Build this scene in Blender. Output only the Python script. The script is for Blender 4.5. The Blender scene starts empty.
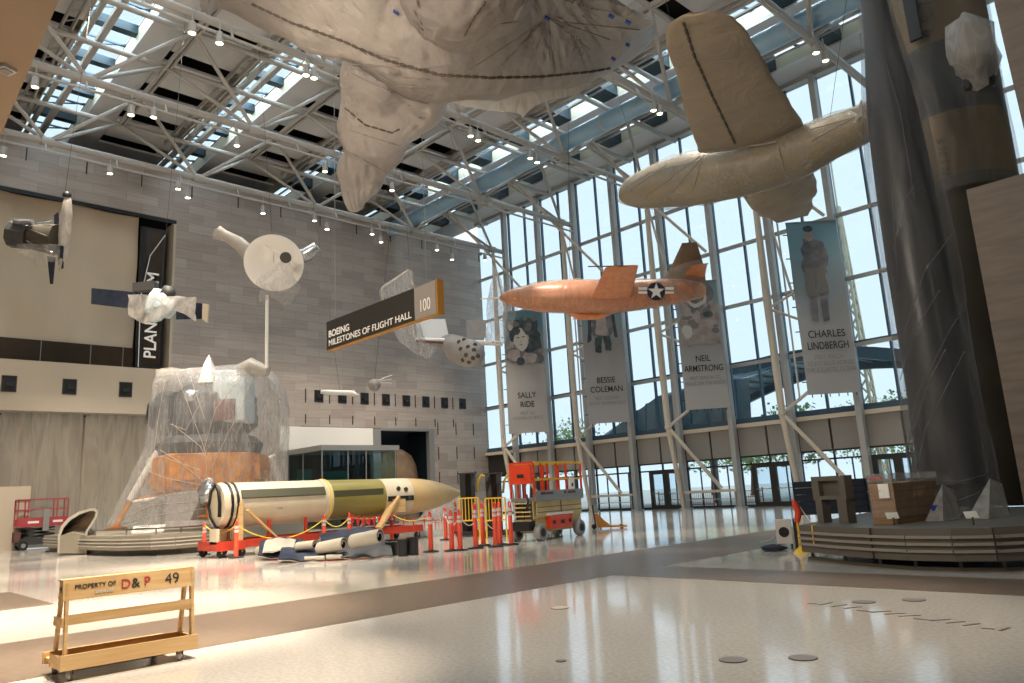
import bpy, bmesh, math, random
from mathutils import Vector as V, Matrix, noise, Quaternion
random.seed(7)
sc = bpy.context.scene
COL = sc.collection
PI = math.pi
# ---------------------------------------------------------------- camera
FPX, YAW, PITCH, ROLL, EYE = 749.135, -.806565, .199489, -.0542435, 1.6
def _cam_axes():
    cy, sy, cp, sp = math.cos(YAW), math.sin(YAW), math.cos(PITCH), math.sin(PITCH)
    f = V((sy*cp, cy*cp, sp)); rt = V((cy, -sy, 0)); up = rt.cross(f)
    cr, sr = math.cos(ROLL), math.sin(ROLL)
    return cr*rt+sr*up, -sr*rt+cr*up, f
RT, UP, FW = _cam_axes()
CP = V((0, 0, EYE))
cd = bpy.data.cameras.new('camera'); cam = bpy.data.objects.new('camera', cd); COL.objects.link(cam)
cd.sensor_width = 36; cd.lens = FPX/1024*36; cd.clip_end = 600; cd.clip_start = .05
m = Matrix((RT, UP, -FW)).transposed().to_4x4(); m.translation = CP
cam.matrix_world = m
sc.camera = cam
def ray(x, y): return (x-512)/FPX*RT-(y-341.5)/FPX*UP+FW
def P(x, y, d): return CP+ray(x, y)*d                       # point at depth d
def on(x, y, ax, v):                                        # point on the plane axis=v
    r = ray(x, y); return CP+r*((v-CP[ax])/r[ax])
def G(x, y, z=0): return on(x, y, 2, z)
# ---------------------------------------------------------------- world, exposure
sc.view_settings.view_transform = 'Standard'; sc.view_settings.look = 'None'
sc.view_settings.gamma = 1; sc.view_settings.use_curve_mapping = False
sc.view_settings.exposure = 0.45
W = bpy.data.worlds.new('sky'); sc.world = W; W.use_nodes = True
nt = W.node_tree; bg = nt.nodes['Background']
bg.inputs[0].default_value = (.80, .91, 1, 1); bg.inputs[1].default_value = 1.0
sc.cycles.max_bounces = 6; sc.cycles.transparent_max_bounces = 24; sc.cycles.diffuse_bounces = 3
sc.cycles.glossy_bounces = 3; sc.cycles.transmission_bounces = 3; sc.cycles.sample_clamp_indirect = 4
sc.cycles.caustics_reflective = False; sc.cycles.caustics_refractive = False
try:
    sc.cycles.use_denoising = True; sc.cycles.denoiser = 'OPENIMAGEDENOISE'
except Exception: pass
# the hall's truss, skylight grid
TX = [-44.9, -36.9, -28.9, -20.9, -12.9, -4.9, 3.1]         # lower chords of the roof trusses
YN = [0.1, 8.3, 16.55, 24.8, 33.1, 41.3]                    # node rows
ZL, ZU, ZR = 22.0, 25.2, 25.9
XS, YG = -48.86, 43.2
def lamp(kind, name, loc, energy, color=(1,1,1), **kw):
    d = bpy.data.lights.new(name, kind); d.energy = energy; d.color = color
    o = bpy.data.objects.new(name, d); COL.objects.link(o); o.location = loc
    for k, v in kw.items():
        if k == 'aim': o.rotation_euler = (V(v)-V(loc)).to_track_quat('-Z', 'Y').to_euler()
        else: setattr(d, k, v)
    return o
for i in range(5):                                         # daylight coming down the skylight wells
    lamp('AREA', 'skylight_daylight', (-24, YN[i]+1.3, ZR+1.15), 3000, (.84, .93, 1), shape='RECTANGLE', size=46, size_y=2.2, aim=(-24, YN[i]+1.3, 0))
WARM = (1, .865, .70)
SPOT_AIMS = []
# warm track spots hung above and behind the viewpoint
for x, y, tx, ty, e, bl in ((-4.9, 6, -14, 5, 11000, 30), (-12.9, 3, -20, 4.5, 24000, 40), (-12.9, 10, -20, 9.5, 22000, 30),
                            (-4.9, 12, -5.6, 8.6, 7000, 24), (-20.9, 8, -31, 8, 15000, 42), (-20.9, 16, -23, 14, 12000, 40),
                            (-12.9, 22, -13, 20, 6000, 30), (-28.9, 6, -42, 12, 14000, 55), (-28.9, 22, -44, 26, 9000, 60),
                            (-36.9, 30, -46, 36, 3500, 60), (-4.9, 3, -8.2, 1.9, 24000, 20), (-12.9, 5, -13, 3, 30000, 26),
                            (-28.9, 16, -29.5, 15.6, 2000, 16), (-28.9, 10, -32, 12, 6000, 34)):
    lamp('SPOT', 'hall_spot', (x, y, 21.2), e*1.1, WARM, spot_size=math.radians(bl), spot_blend=.55, shadow_soft_size=.25, aim=(tx, ty, 0))
for loc_, tgt, e in (((-20.9, 18.5, 21.2), P(566, 284, 34), 9000), ((-12.9, 17, 21.2), P(845, 108, 21.5), 3500), ((-12.9, 20, 21.2), P(640, 178, 25.5), 1500), ((-36.9, 12, 21.2), P(273, 262, 30), 2500)):
    lamp('SPOT', 'exhibit_spot', loc_, e, WARM, spot_size=math.radians(16), spot_blend=.7, shadow_soft_size=.15, aim=tgt)
# unseen fill lamp added behind the viewpoint to brighten the hall
lamp('AREA', 'hall_fill', (-8, -6, 12), 2500, (1, .88, .74), shape='RECTANGLE', size=8, size_y=6, aim=(-30, 14, 10))
# ---------------------------------------------------------------- materials
def lin(h):
    if isinstance(h, str):
        c = [int(h[i:i+2], 16)/255 for i in (0, 2, 4)]
        return tuple(x/12.92 if x <= .04045 else ((x+.055)/1.055)**2.4 for x in c)+(1,)
    return tuple(h)+(1,)
def mat(name, c, rough=.6, metal=0, c2=None, scale=4, bump=0, bscale=20, emit=0, stretch=None, spec=.5, detail=3):
    mt = bpy.data.materials.new(name); mt.use_nodes = True; N = mt.node_tree.nodes; L = mt.node_tree.links
    b = N['Principled BSDF']; b.inputs['Roughness'].default_value = rough; b.inputs['Metallic'].default_value = metal
    b.inputs['Specular IOR Level'].default_value = spec
    b.inputs['Base Color'].default_value = lin(c)
    tc = N.new('ShaderNodeTexCoord'); mp = N.new('ShaderNodeMapping'); L.new(tc.outputs['Object'], mp.inputs[0])
    if stretch: mp.inputs['Scale'].default_value = stretch
    if c2:
        n = N.new('ShaderNodeTexNoise'); n.inputs['Scale'].default_value = scale; n.inputs['Detail'].default_value = detail
        L.new(mp.outputs[0], n.inputs[0])
        r = N.new('ShaderNodeValToRGB'); r.color_ramp.elements[0].position = .35; r.color_ramp.elements[1].position = .65
        r.color_ramp.elements[0].color = lin(c); r.color_ramp.elements[1].color = lin(c2)
        L.new(n.outputs[0], r.inputs[0]); L.new(r.outputs[0], b.inputs['Base Color'])
    if bump:
        n = N.new('ShaderNodeTexNoise'); n.inputs['Scale'].default_value = bscale; n.inputs['Detail'].default_value = 4
        L.new(mp.outputs[0], n.inputs[0]); bp = N.new('ShaderNodeBump'); bp.inputs['Strength'].default_value = bump
        L.new(n.outputs[0], bp.inputs['Height']); L.new(bp.outputs[0], b.inputs['Normal'])
    if emit:
        b.inputs['Emission Color'].default_value = lin(c); b.inputs['Emission Strength'].default_value = emit
    return mt
def film(name, c, alpha=.45, rough=.3, stretch=(1, 1, .25), scale=3, var=.3, transl=.35):
    """plastic sheeting: partly see-through, with milky creases"""
    mt = bpy.data.materials.new(name); mt.use_nodes = True; N = mt.node_tree.nodes; L = mt.node_tree.links
    N.clear(); out = N.new('ShaderNodeOutputMaterial')
    b = N.new('ShaderNodeBsdfPrincipled'); b.inputs['Base Color'].default_value = lin(c); b.inputs['Roughness'].default_value = rough
    tl = N.new('ShaderNodeBsdfTranslucent'); tl.inputs[0].default_value = lin(c)
    m1 = N.new('ShaderNodeMixShader'); m1.inputs[0].default_value = transl; L.new(b.outputs[0], m1.inputs[1]); L.new(tl.outputs[0], m1.inputs[2])
    tr = N.new('ShaderNodeBsdfTransparent')
    m2 = N.new('ShaderNodeMixShader'); L.new(tr.outputs[0], m2.inputs[1]); L.new(m1.outputs[0], m2.inputs[2]); L.new(m2.outputs[0], out.inputs[0])
    tc = N.new('ShaderNodeTexCoord'); mp = N.new('ShaderNodeMapping'); mp.inputs['Scale'].default_value = stretch
    n = N.new('ShaderNodeTexNoise'); n.inputs['Scale'].default_value = scale; n.inputs['Detail'].default_value = 5; n.inputs['Distortion'].default_value = .8
    L.new(tc.outputs['Object'], mp.inputs[0]); L.new(mp.outputs[0], n.inputs[0])
    # creases: ridged noise
    s = N.new('ShaderNodeMath'); s.operation = 'SUBTRACT'; s.inputs[1].default_value = .5; L.new(n.outputs[0], s.inputs[0])
    a = N.new('ShaderNodeMath'); a.operation = 'ABSOLUTE'; L.new(s.outputs[0], a.inputs[0])
    mr = N.new('ShaderNodeMapRange'); mr.inputs[1].default_value = 0; mr.inputs[2].default_value = .12
    mr.inputs[3].default_value = min(1, alpha+var); mr.inputs[4].default_value = alpha; L.new(a.outputs[0], mr.inputs[0]); L.new(mr.outputs[0], m2.inputs[0])
    bp = N.new('ShaderNodeBump'); bp.inputs['Strength'].default_value = .5; bp.inputs['Distance'].default_value = .15
    L.new(n.outputs[0], bp.inputs['Height']); L.new(bp.outputs[0], b.inputs['Normal']); L.new(bp.outputs[0], tl.inputs['Normal'])
    return mt
M = dict(
    steel=mat('painted_steel', 'aaa59f', .5), steelblue=mat('facade_steel', 'aaa8a4', .45), tan=mat('tan_steel', 'cfc0ad', .5),
    dark=mat('dark_frame', '2a2723', .45), black=mat('black', '0b0b0c', .5), poly=mat('black_polythene', '08080a', .32), mullion=mat('blue_mullion', '3c5566', .4),
    panel=mat('ceiling_panel', 'c6c5c5', .8, c2='cccbca', scale=.4), void=mat('roof_void', '0a0a0b', .9),
    wellc=mat('well_cream', 'b9b29a', .6), wellt=mat('well_teal', '20343f', .5),
    duct=mat('duct', '82a6c0', .35, c2='90b2ca', scale=.7), spandrel=mat('spandrel', '97918a', .7, c2='8f8982', scale=.3),
    parapet=mat('parapet', 'b5a794', .8, c2='b0a28f', scale=.3), canvas=mat('canvas', 'b9aa95', .85, c2='ac9d88', scale=.25, bump=.3, bscale=1.2, stretch=(1, 1, .3)),
    brownglass=mat('brown_panel', '2b2219', .25, c2='3a2d20', scale=.4), white=mat('white', 'd9d6d0', .55), letter=mat('lettering', 'f4f2ec', .5),
    darkletter=mat('dark_lettering', '2b2b2b', .6), grayletter=mat('grey_lettering', '8d8b88', .6),
    redletter=mat('red_lettering', 'a8382c', .7), signdark=mat('sign_dark', '2c2a27', .5), signgrey=mat('sign_grey', '8d8781', .5), amber=mat('amber_edge', 'a5742f', .5),
    wood=mat('plywood', 'cfae7d', .6, c2='bf9a66', scale=5, stretch=(1, .25, 4), bump=.1, bscale=30), woodd=mat('plywood_inner', '8d6638', .7, c2='7a5529', scale=5),
    rubber=mat('rubber', '151515', .8), wheelgrey=mat('grey_tyre', '8e8e8c', .7), chrome=mat('chrome', 'c8c8c8', .2, 1),
    orange=mat('orange_paint', 'e0431a', .45, c2='cf3a16', scale=3), orangered=mat('red_steel', 'b5361f', .5, c2='a82f1b', scale=3), post=mat('post_orange', 'dc4a2e', .45),
    reflect=mat('reflective_band', 'c9c3bd', .4), redflag=mat('red_flag', 'cc2233', .7), jack=mat('jack_orange', 'c98430', .5), yellow=mat('yellow_paint', 'e5b92a', .5), rope=mat('yellow_rope', 'e9c63a', .6),
    beige=mat('beige_paint', 'c9b37c', .5, c2='bda76f', scale=2), greymet=mat('grey_metal', '8b8a88', .4, .3), darkmet=mat('dark_metal', '3a3937', .5, .3),
    platform=mat('platform_panel', '8d8576', .5), platdark=mat('platform_dark', '5a554d', .5), platstripe=mat('platform_stripe', 'b7b0a4', .4),
    platr=mat('platform_grey', '5f5a52', .5), platrs=mat('platform_grey_stripe', '8e877c', .45),
    gold=mat('gold_foil', 'e59a34', .35, .45, c2='b86a1c', scale=2.2, bump=.9, bscale=7), silver=mat('silver_foil', 'c5c8cc', .25, .8, c2='8d8f93', scale=3, bump=.8, bscale=9),
    lmdark=mat('lander_dark', '26282b', .45, .3, c2='35383c', scale=1.2), lmwhite=mat('lander_pale', 'b8c4c8', .5, c2='9fb0b8', scale=1.5), lmred=mat('lander_maroon', '5b3430', .6),
    missilew=mat('missile_white', 'cdc0a8', .4, c2='c6b89f', scale=1.5), missileg=mat('missile_olive', '8c8040', .35, c2='77703a', scale=1.2, stretch=(1, .3, 1)), missilen=mat('missile_tan', 'c8ac7c', .4, c2='bfa06e', scale=1),
    missiled=mat('missile_stripe', '45452f', .5), boltm=mat('bolt', '3b3a38', .5),
    pad=mat('navy_pad', '18233a', .75, c2='101828', scale=3, bump=.3), padin=mat('pad_lining', 'aba394', .8), crate=mat('crate_black', '1b1c1e', .6),
    carton=mat('carton', 'b38d68', .7, c2='a37d5a', scale=2, stretch=(1, 1, 6)), board=mat('pallet_board', '9a7a4e', .8),
    jet=mat('jet_orange', 'd68a58', .32, c2='c57a4c', scale=1.5, stretch=(3, 3, .6)), olive=mat('olive_skin', '8f7f57', .5, c2='7e6f4a', scale=1),
    cloth_=mat('shroud', 'b1a89d', .5, c2='9a9085', scale=1.2, bump=.22, bscale=2.6, stretch=(1, 1, .5)),
    mdark=mat('missile_charcoal', '27292c', .45, c2='1d1f22', scale=.7), must=mat('missile_mustard', '6b5530', .55, c2='5e4a29', scale=1.2), mbrown=mat('missile_brown', '3f3728', .6, c2='352e22', scale=.8),
    soffit=mat('soffit', 'b39a80', .8, c2='ac9379', scale=.5), blockst=mat('stone_block', '6d6158', .6, c2='5f554c', scale=1.5, stretch=(1, 1, 7)),
    slate=mat('dark_interior', '15242c', .5), tealg=mat('teal_screen', '3a7f80', .5), bronze=mat('bronze', '8a7157', .5, .2, c2='6e5a46', scale=1.2, bump=.2, bscale=6),
    leaf=mat('leaves', 'a3b77c', .8, c2='86a066', scale=.8), trunk=mat('bark', '5a4a3a', .9), canopy=mat('canopy_steel', '5f7888', .4), canopyg=mat('canopy_glass', '8aa5b2', .2, c2='6d8795', scale=.15),
    paving=mat('paving', 'd9d4cb', .8, c2='cfc9bf', scale=.2), redm=mat('lift_red', '97343a', .5), carpet=mat('blue_mat', '232a3a', .8), foot=mat('copper_foil', 'c07a3a', .3, .6, c2='a8642a', scale=4, bump=.6),
    pole=mat('satellite_white', 'd8d4cf', .45), solar=mat('solar_cells', '252b38', .25, c2='1c212c', scale=6), tape=mat('blue_tape', '27408f', .6), seam=mat('seam_dark', '5a5047', .8),
    tower=mat('tower_pale', 'cfc6ae', .8, c2='bfb69c', scale=2), tri=mat('reader_panel', 'd9d6cc', .5), fence=mat('red_mesh', 'c9553f', .7))
M['clothw'] = film('tan_sheet', 'a3937d', .9, .4, stretch=(1, 1, .6), scale=1.2, var=.08, transl=.3)
M['cloth'] = film('shroud_sheet', 'a8a099', .9, .4, stretch=(1, 1, .6), scale=1.6, var=.08, transl=.35)
M['glow'] = mat('lamp_face', 'fff0d2', .5, emit=14)
M['film'] = film('clear_film', 'b5b1ab', .20, .25, var=.16)
M['filmw'] = film('milky_film', 'b8b2aa', .5, .35, var=.2)
M['filml'] = film('lander_film', 'c2c0be', .24, .22, stretch=(1, 1, .12), scale=4, var=.2)
M['filmt'] = film('grey_film', '86878a', .25, .3, var=.15, stretch=(1, 1, .12))
M['filmd'] = film('dust_sheet', 'a39a8b', .55, .4, stretch=(1.2, 1.2, .15), scale=1.6, var=.25)
M['filmx'] = film('dense_film', 'bcb5ab', .72, .4, var=.2)
# glass: thin clear pane
def glass_mat(name, tint, refl=.08):
    mt = bpy.data.materials.new(name); mt.use_nodes = True; N = mt.node_tree.nodes; L = mt.node_tree.links; N.clear()
    out = N.new('ShaderNodeOutputMaterial'); t = N.new('ShaderNodeBsdfTransparent'); t.inputs[0].default_value = lin(tint)
    g = N.new('ShaderNodeBsdfGlossy'); g.inputs['Roughness'].default_value = .02
    mx = N.new('ShaderNodeMixShader'); mx.inputs[0].default_value = refl
    L.new(t.outputs[0], mx.inputs[1]); L.new(g.outputs[0], mx.inputs[2]); L.new(mx.outputs[0], out.inputs[0]); return mt
M['glass'] = glass_mat('pane', 'eef5f8', .05)
M['caseglass'] = glass_mat('case_pane', 'c8dcdc', .035)
# stone wall: long slabs in running bond
def stone():
    mt = bpy.data.materials.new('stone_slabs'); mt.use_nodes = True; N = mt.node_tree.nodes; L = mt.node_tree.links; b = N['Principled BSDF']
    tc = N.new('ShaderNodeTexCoord'); sp = N.new('ShaderNodeSeparateXYZ'); L.new(tc.outputs['Object'], sp.inputs[0])
    cb = N.new('ShaderNodeCombineXYZ'); L.new(sp.outputs[1], cb.inputs[0]); L.new(sp.outputs[2], cb.inputs[1])
    br = N.new('ShaderNodeTexBrick'); L.new(cb.outputs[0], br.inputs[0]); br.inputs['Scale'].default_value = 1
    br.inputs['Brick Width'].default_value = 1.94; br.inputs['Row Height'].default_value = .64; br.inputs['Mortar Size'].default_value = .012
    br.inputs['Color1'].default_value = lin('9c9088'); br.inputs['Color2'].default_value = lin('aea39a'); br.inputs['Mortar'].default_value = lin('8c8079'); br.inputs['Bias'].default_value = 0
    mp = N.new('ShaderNodeMapping'); mp.inputs['Scale'].default_value = (.35, 5, 1); L.new(cb.outputs[0], mp.inputs[0])
    n = N.new('ShaderNodeTexNoise'); n.inputs['Scale'].default_value = 1.5; n.inputs['Detail'].default_value = 5; L.new(mp.outputs[0], n.inputs[0])
    mx = N.new('ShaderNodeMixRGB'); mx.blend_type = 'MULTIPLY'; mx.inputs[0].default_value = .5
    r = N.new('ShaderNodeValToRGB'); r.color_ramp.elements[0].position = .3; r.color_ramp.elements[1].position = .7; r.color_ramp.elements[0].color = (.62, .62, .62, 1); r.color_ramp.elements[1].color = (1, 1, 1, 1)
    L.new(n.outputs[0], r.inputs[0]); L.new(br.outputs[0], mx.inputs[1]); L.new(r.outputs[0], mx.inputs[2]); L.new(mx.outputs[0], b.inputs['Base Color'])
    b.inputs['Roughness'].default_value = .38; return mt
M['stone'] = stone()
def floor_mat():
    mt = bpy.data.materials.new('terrazzo'); mt.use_nodes = True; N = mt.node_tree.nodes; L = mt.node_tree.links; b = N['Principled BSDF']
    tc = N.new('ShaderNodeTexCoord'); n = N.new('ShaderNodeTexNoise'); n.inputs['Scale'].default_value = 22; n.inputs['Detail'].default_value = 6; L.new(tc.outputs['Object'], n.inputs[0])
    r = N.new('ShaderNodeValToRGB'); r.color_ramp.elements[0].position = .35; r.color_ramp.elements[1].position = .62
    r.color_ramp.elements[0].color = lin('bcb3a8'); r.color_ramp.elements[1].color = lin('cbc3b8'); L.new(n.outputs[0], r.inputs[0])
    n2 = N.new('ShaderNodeTexNoise'); n2.inputs['Scale'].default_value = .5; n2.inputs['Detail'].default_value = 5; L.new(tc.outputs['Object'], n2.inputs[0])
    mr = N.new('ShaderNodeMapRange'); mr.inputs[3].default_value = .04; mr.inputs[4].default_value = .15; b.inputs['Specular IOR Level'].default_value = .75; L.new(n2.outputs[0], mr.inputs[0]); L.new(mr.outputs[0], b.inputs['Roughness'])
    L.new(r.outputs[0], b.inputs['Base Color']); bp = N.new('ShaderNodeBump'); bp.inputs['Strength'].default_value = .03; bp.inputs['Distance'].default_value = .05
    n3 = N.new('ShaderNodeTexNoise'); n3.inputs['Scale'].default_value = 2.5; L.new(tc.outputs['Object'], n3.inputs[0]); L.new(n3.outputs[0], bp.inputs['Height']); L.new(bp.outputs[0], b.inputs['Normal'])
    return mt
M['floor'] = floor_mat()
M['band'] = mat('floor_band', '6a5a4c', .3, c2='766658', scale=9, detail=6, spec=.35)
# ---------------------------------------------------------------- mesh helpers
class MB:
    def __init__(s): s.v = []; s.f = []
    def add(s, vs, fs):
        o = len(s.v); s.v += [V(p) for p in vs]; s.f += [tuple(i+o for i in f) for f in fs]; return s
    def box(s, x0, x1, y0, y1, z0, z1):
        return s.add([(x0,y0,z0),(x1,y0,z0),(x1,y1,z0),(x0,y1,z0),(x0,y0,z1),(x1,y0,z1),(x1,y1,z1),(x0,y1,z1)],
                     [(0,3,2,1),(4,5,6,7),(0,1,5,4),(1,2,6,5),(2,3,7,6),(3,0,4,7)])
    def cbox(s, c, sx, sy, sz, rz=0):
        q = Matrix.Rotation(rz, 3, 'Z'); c = V(c)
        vs = [c+q@V((a*sx/2, b*sy/2, e*sz/2)) for e in (-1, 1) for a, b in ((-1,-1),(1,-1),(1,1),(-1,1))]
        return s.add(vs, [(0,3,2,1),(4,5,6,7),(0,1,5,4),(1,2,6,5),(2,3,7,6),(3,0,4,7)])
    def bar(s, p, q, w, h=None, up=(0, 0, 1)):
        p, q = V(p), V(q); h = h or w; d = (q-p).normalized(); up = V(up)
        if abs(d.dot(up)) > .98: up = V((1, 0, 0))
        a = d.cross(up).normalized()*w/2; b = a.cross(d).normalized()*h/2
        vs = [p-a-b, p+a-b, p+a+b, p-a+b, q-a-b, q+a-b, q+a+b, q-a+b]
        return s.add(vs, [(3,2,1,0),(4,5,6,7),(0,1,5,4),(1,2,6,5),(2,3,7,6),(3,0,4,7)])
    def tube(s, p, q, r, r2=None, n=10):
        return s.path([p, q], [r, r if r2 is None else r2], n)
    def path(s, pts, rs, n=8, cap=True):
        pts = [V(p) for p in pts]; rs = rs if isinstance(rs, (list, tuple)) else [rs]*len(pts); rings = []; ref = None
        for i, p in enumerate(pts):
            d = (pts[min(i+1, len(pts)-1)]-pts[max(i-1, 0)]).normalized()
            if ref is None: ref = V((0, 0, 1)) if abs(d.z) < .9 else V((1, 0, 0))
            a = d.cross(ref).normalized(); b = a.cross(d).normalized(); ref = b
            rings.append([p+(a*math.cos(t)+b*math.sin(t))*rs[i] for t in [2*PI*k/n for k in range(n)]])
        return s.rings(rings, cap)
    def rings(s, rings, cap=True, closed=True):
        n = len(rings[0]); vs = [p for r in rings for p in r]; fs = []
        for i in range(len(rings)-1):
            for k in range(n if closed else n-1):
                k2 = (k+1) % n; fs.append((i*n+k, i*n+k2, (i+1)*n+k2, (i+1)*n+k))
        if cap and closed: fs += [tuple(range(n-1, -1, -1)), tuple((len(rings)-1)*n+k for k in range(n))]
        return s.add(vs, fs)
    def lathe(s, prof, c=(0, 0, 0), n=24, axis=(0, 0, 1), cap=True):
        q = V((0, 0, 1)).rotation_difference(V(axis)); c = V(c)
        return s.rings([[c+q@V((r*math.cos(2*PI*k/n), r*math.sin(2*PI*k/n), z)) for k in range(n)] for r, z in prof], cap)
    def prism(s, poly, ext):
        n = len(poly); ext = V(ext); vs = [V(p) for p in poly]+[V(p)+ext for p in poly]
        return s.add(vs, [tuple(range(n-1, -1, -1)), tuple(range(n, 2*n))]+[(k, (k+1) % n, n+(k+1) % n, n+k) for k in range(n)])
    def grid(s, fn, nu, nv):
        vs = [fn(i/nu, j/nv) for j in range(nv+1) for i in range(nu+1)]; w = nu+1
        return s.add(vs, [(j*w+i, j*w+i+1, (j+1)*w+i+1, (j+1)*w+i) for j in range(nv) for i in range(nu)])
    def ball(s, c, rx, ry=None, rz=None, n=14, jit=0):
        ry = ry or rx; rz = rz or rx; c = V(c)
        R = []
        for j in range(n//2+1):
            t = PI*(j+.02)/(n//2+.04); R.append([])
            for k in range(n):
                p = 2*PI*k/n; d = V((math.sin(t)*math.cos(p), math.sin(t)*math.sin(p), math.cos(t)))
                f = 1+jit*noise.noise(d*2.3+c)
                R[-1].append(c+V((d.x*rx*f, d.y*ry*f, d.z*rz*f)))
        return s.rings(R)
    def wrinkle(s, amp, scale=1.5, stretch=(1, 1, 1), seed=0):
        st = V(stretch)
        for i, p in enumerate(s.v):
            q = V((p.x*st.x, p.y*st.y, p.z*st.z))*scale+V((seed, seed*.7, 0))
            s.v[i] = p+V((noise.noise(q), noise.noise(q+V((9, 3, 5))), noise.noise(q+V((2, 17, 8)))))*amp
        return s
    def build(s, name, m, parent=None, smooth=False, origin=None, bevel=0):
        me = bpy.data.meshes.new(name); c = V((0, 0, 0))
        if parent is None:
            if origin is None:
                xs = [p.x for p in s.v]; ys = [p.y for p in s.v]; zs = [p.z for p in s.v]
                c = V(((min(xs)+max(xs))/2, (min(ys)+max(ys))/2, min(zs)))
            else: c = V(origin)
        else: c = V(parent.location) if parent.parent is None else V(parent.parent.location)+V(parent.location)
        me.from_pydata([p-c for p in s.v], [], s.f)
        bm = bmesh.new(); bm.from_mesh(me); bmesh.ops.recalc_face_normals(bm, faces=bm.faces); bm.to_mesh(me); bm.free()
        me.materials.append(M[m] if isinstance(m, str) else m)
        if smooth:
            for p in me.polygons: p.use_smooth = True
            me.set_sharp_from_angle(angle=math.radians(smooth if smooth > 1 else 40))
        o = bpy.data.objects.new(name, me); COL.objects.link(o)
        if parent: o.parent = parent
        else: o.location = c
        if bevel:
            bv = o.modifiers.new('bevel', 'BEVEL'); bv.width = bevel; bv.segments = 2; bv.limit_method = 'ANGLE'
        return o
def tag(o, label=None, cat=None, group=None, kind=None):
    if label: o['label'] = label
    if cat: o['category'] = cat
    if group: o['group'] = group
    if kind: o['kind'] = kind
    return o
def thing(name, loc, label, cat, group=None):
    o = bpy.data.objects.new(name, None); COL.objects.link(o); o.location = loc; o.empty_display_size = .2
    return tag(o, label, cat, group)
def struct(o, label=None, cat='structure'): return tag(o, label, cat, kind='structure')
def copy_tree(o, parent=None):
    c = o.copy(); COL.objects.link(c); c.parent = parent
    for ch in o.children: copy_tree(ch, c)
    return c
ORD = ['first', 'second', 'third', 'fourth', 'fifth', 'sixth', 'seventh', 'eighth', 'ninth', 'tenth', 'eleventh', 'twelfth', 'thirteenth', 'fourteenth']
FONT = bpy.data.fonts.load  # builtin font only is used below
def text(body, origin, xdir, ydir, size, m, parent, name='lettering', align='CENTER', ext=.004, stretch=1, bold=0, spacing=1):
    c = bpy.data.curves.new('t', 'FONT'); c.body = body; c.size = size; c.extrude = ext; c.align_x = align; c.align_y = 'CENTER'; c.offset = bold; c.space_character = spacing
    o = bpy.data.objects.new('t', c); COL.objects.link(o)
    me = bpy.data.meshes.new_from_object(o.evaluated_get(bpy.context.evaluated_depsgraph_get())); bpy.data.objects.remove(o)
    x = V(xdir).normalized(); y = V(ydir).normalized(); z = x.cross(y); o = V(origin)-(V(parent.location) if parent else V((0, 0, 0)))
    for v in me.vertices: v.co = o+x*v.co.x*stretch+y*v.co.y+z*v.co.z
    me.materials.clear(); me.materials.append(M[m]); ob = bpy.data.objects.new(name, me); COL.objects.link(ob); ob.parent = parent
    return ob
def star_pts(c, x, y, r, r2=.4):
    return [V(c)+(V(x)*math.sin(a)+V(y)*math.cos(a))*(r if k % 2 == 0 else r*r2) for k in range(10) for a in [PI*k/5]]
def ell_loft(stations, n=20, flat=1.0):
    """stations: (p_low, p_high, thickness) -> rings of ellipses spanning p_low..p_high"""
    cs = [(V(a)+V(b))/2 for a, b, t in stations]; R = []
    for i, (a, b, t) in enumerate(stations):
        h = (V(b)-V(a))/2; d = (cs[min(i+1, len(cs)-1)]-cs[max(i-1, 0)]).normalized(); nrm = d.cross(h).normalized()*t/2
        R.append([cs[i]+h*math.cos(2*PI*k/n)+nrm*math.sin(2*PI*k/n) for k in range(n)])
    return R
def smooth_st(st, k=3):
    """Catmull-Rom resampling of stations"""
    out = []
    fl = [list(a)+list(b)+[t] for a, b, t in st]
    for i in range(len(fl)-1):
        p0, p1, p2, p3 = fl[max(i-1, 0)], fl[i], fl[i+1], fl[min(i+2, len(fl)-1)]
        for j in range(k):
            u = j/k; out.append([.5*(2*b+(c-a)*u+(2*a-5*b+4*c-d)*u*u+(-a+3*b-3*c+d)*u**3) for a, b, c, d in zip(p0, p1, p2, p3)])
    out.append(fl[-1])
    return [(V(o[:3]), V(o[3:6]), max(o[6], .01)) for o in out]
# ================================================================ SETTING
b = MB(); b.box(XS-.5, 14, -12, YG+.6, -.3, 0)
struct(b.build('floor', 'floor', origin=(0, 0, 0)), 'polished pale terrazzo floor with dark bands', 'floor')
def fband(x0, x1, y0, y1, z=.004):
    return MB().box(x0, x1, y0, y1, z-.003, z)
ya0 = -11.5; k = 0
BX0 = on(340, 623.5, 2, 0).x; BX1 = on(340, 594, 2, 0).x
CY0 = on(868, 588, 2, 0).y; CY1 = on(868, 574, 2, 0).y
for n_, (x0, x1, y0, y1) in enumerate(((BX1, BX0, -11, YG-.4), (BX0+.002, 13, CY0, CY1), (G(12, 592).x, G(54, 604).x, -11, G(54, 604).y))):
    struct(fband(x0, x1, y0, y1, .004+.001*n_).build('trim_%d' % (n_+1), 'band', origin=(0, 0, 0)), 'dark brown stone band set in the pale floor', 'floor')
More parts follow.
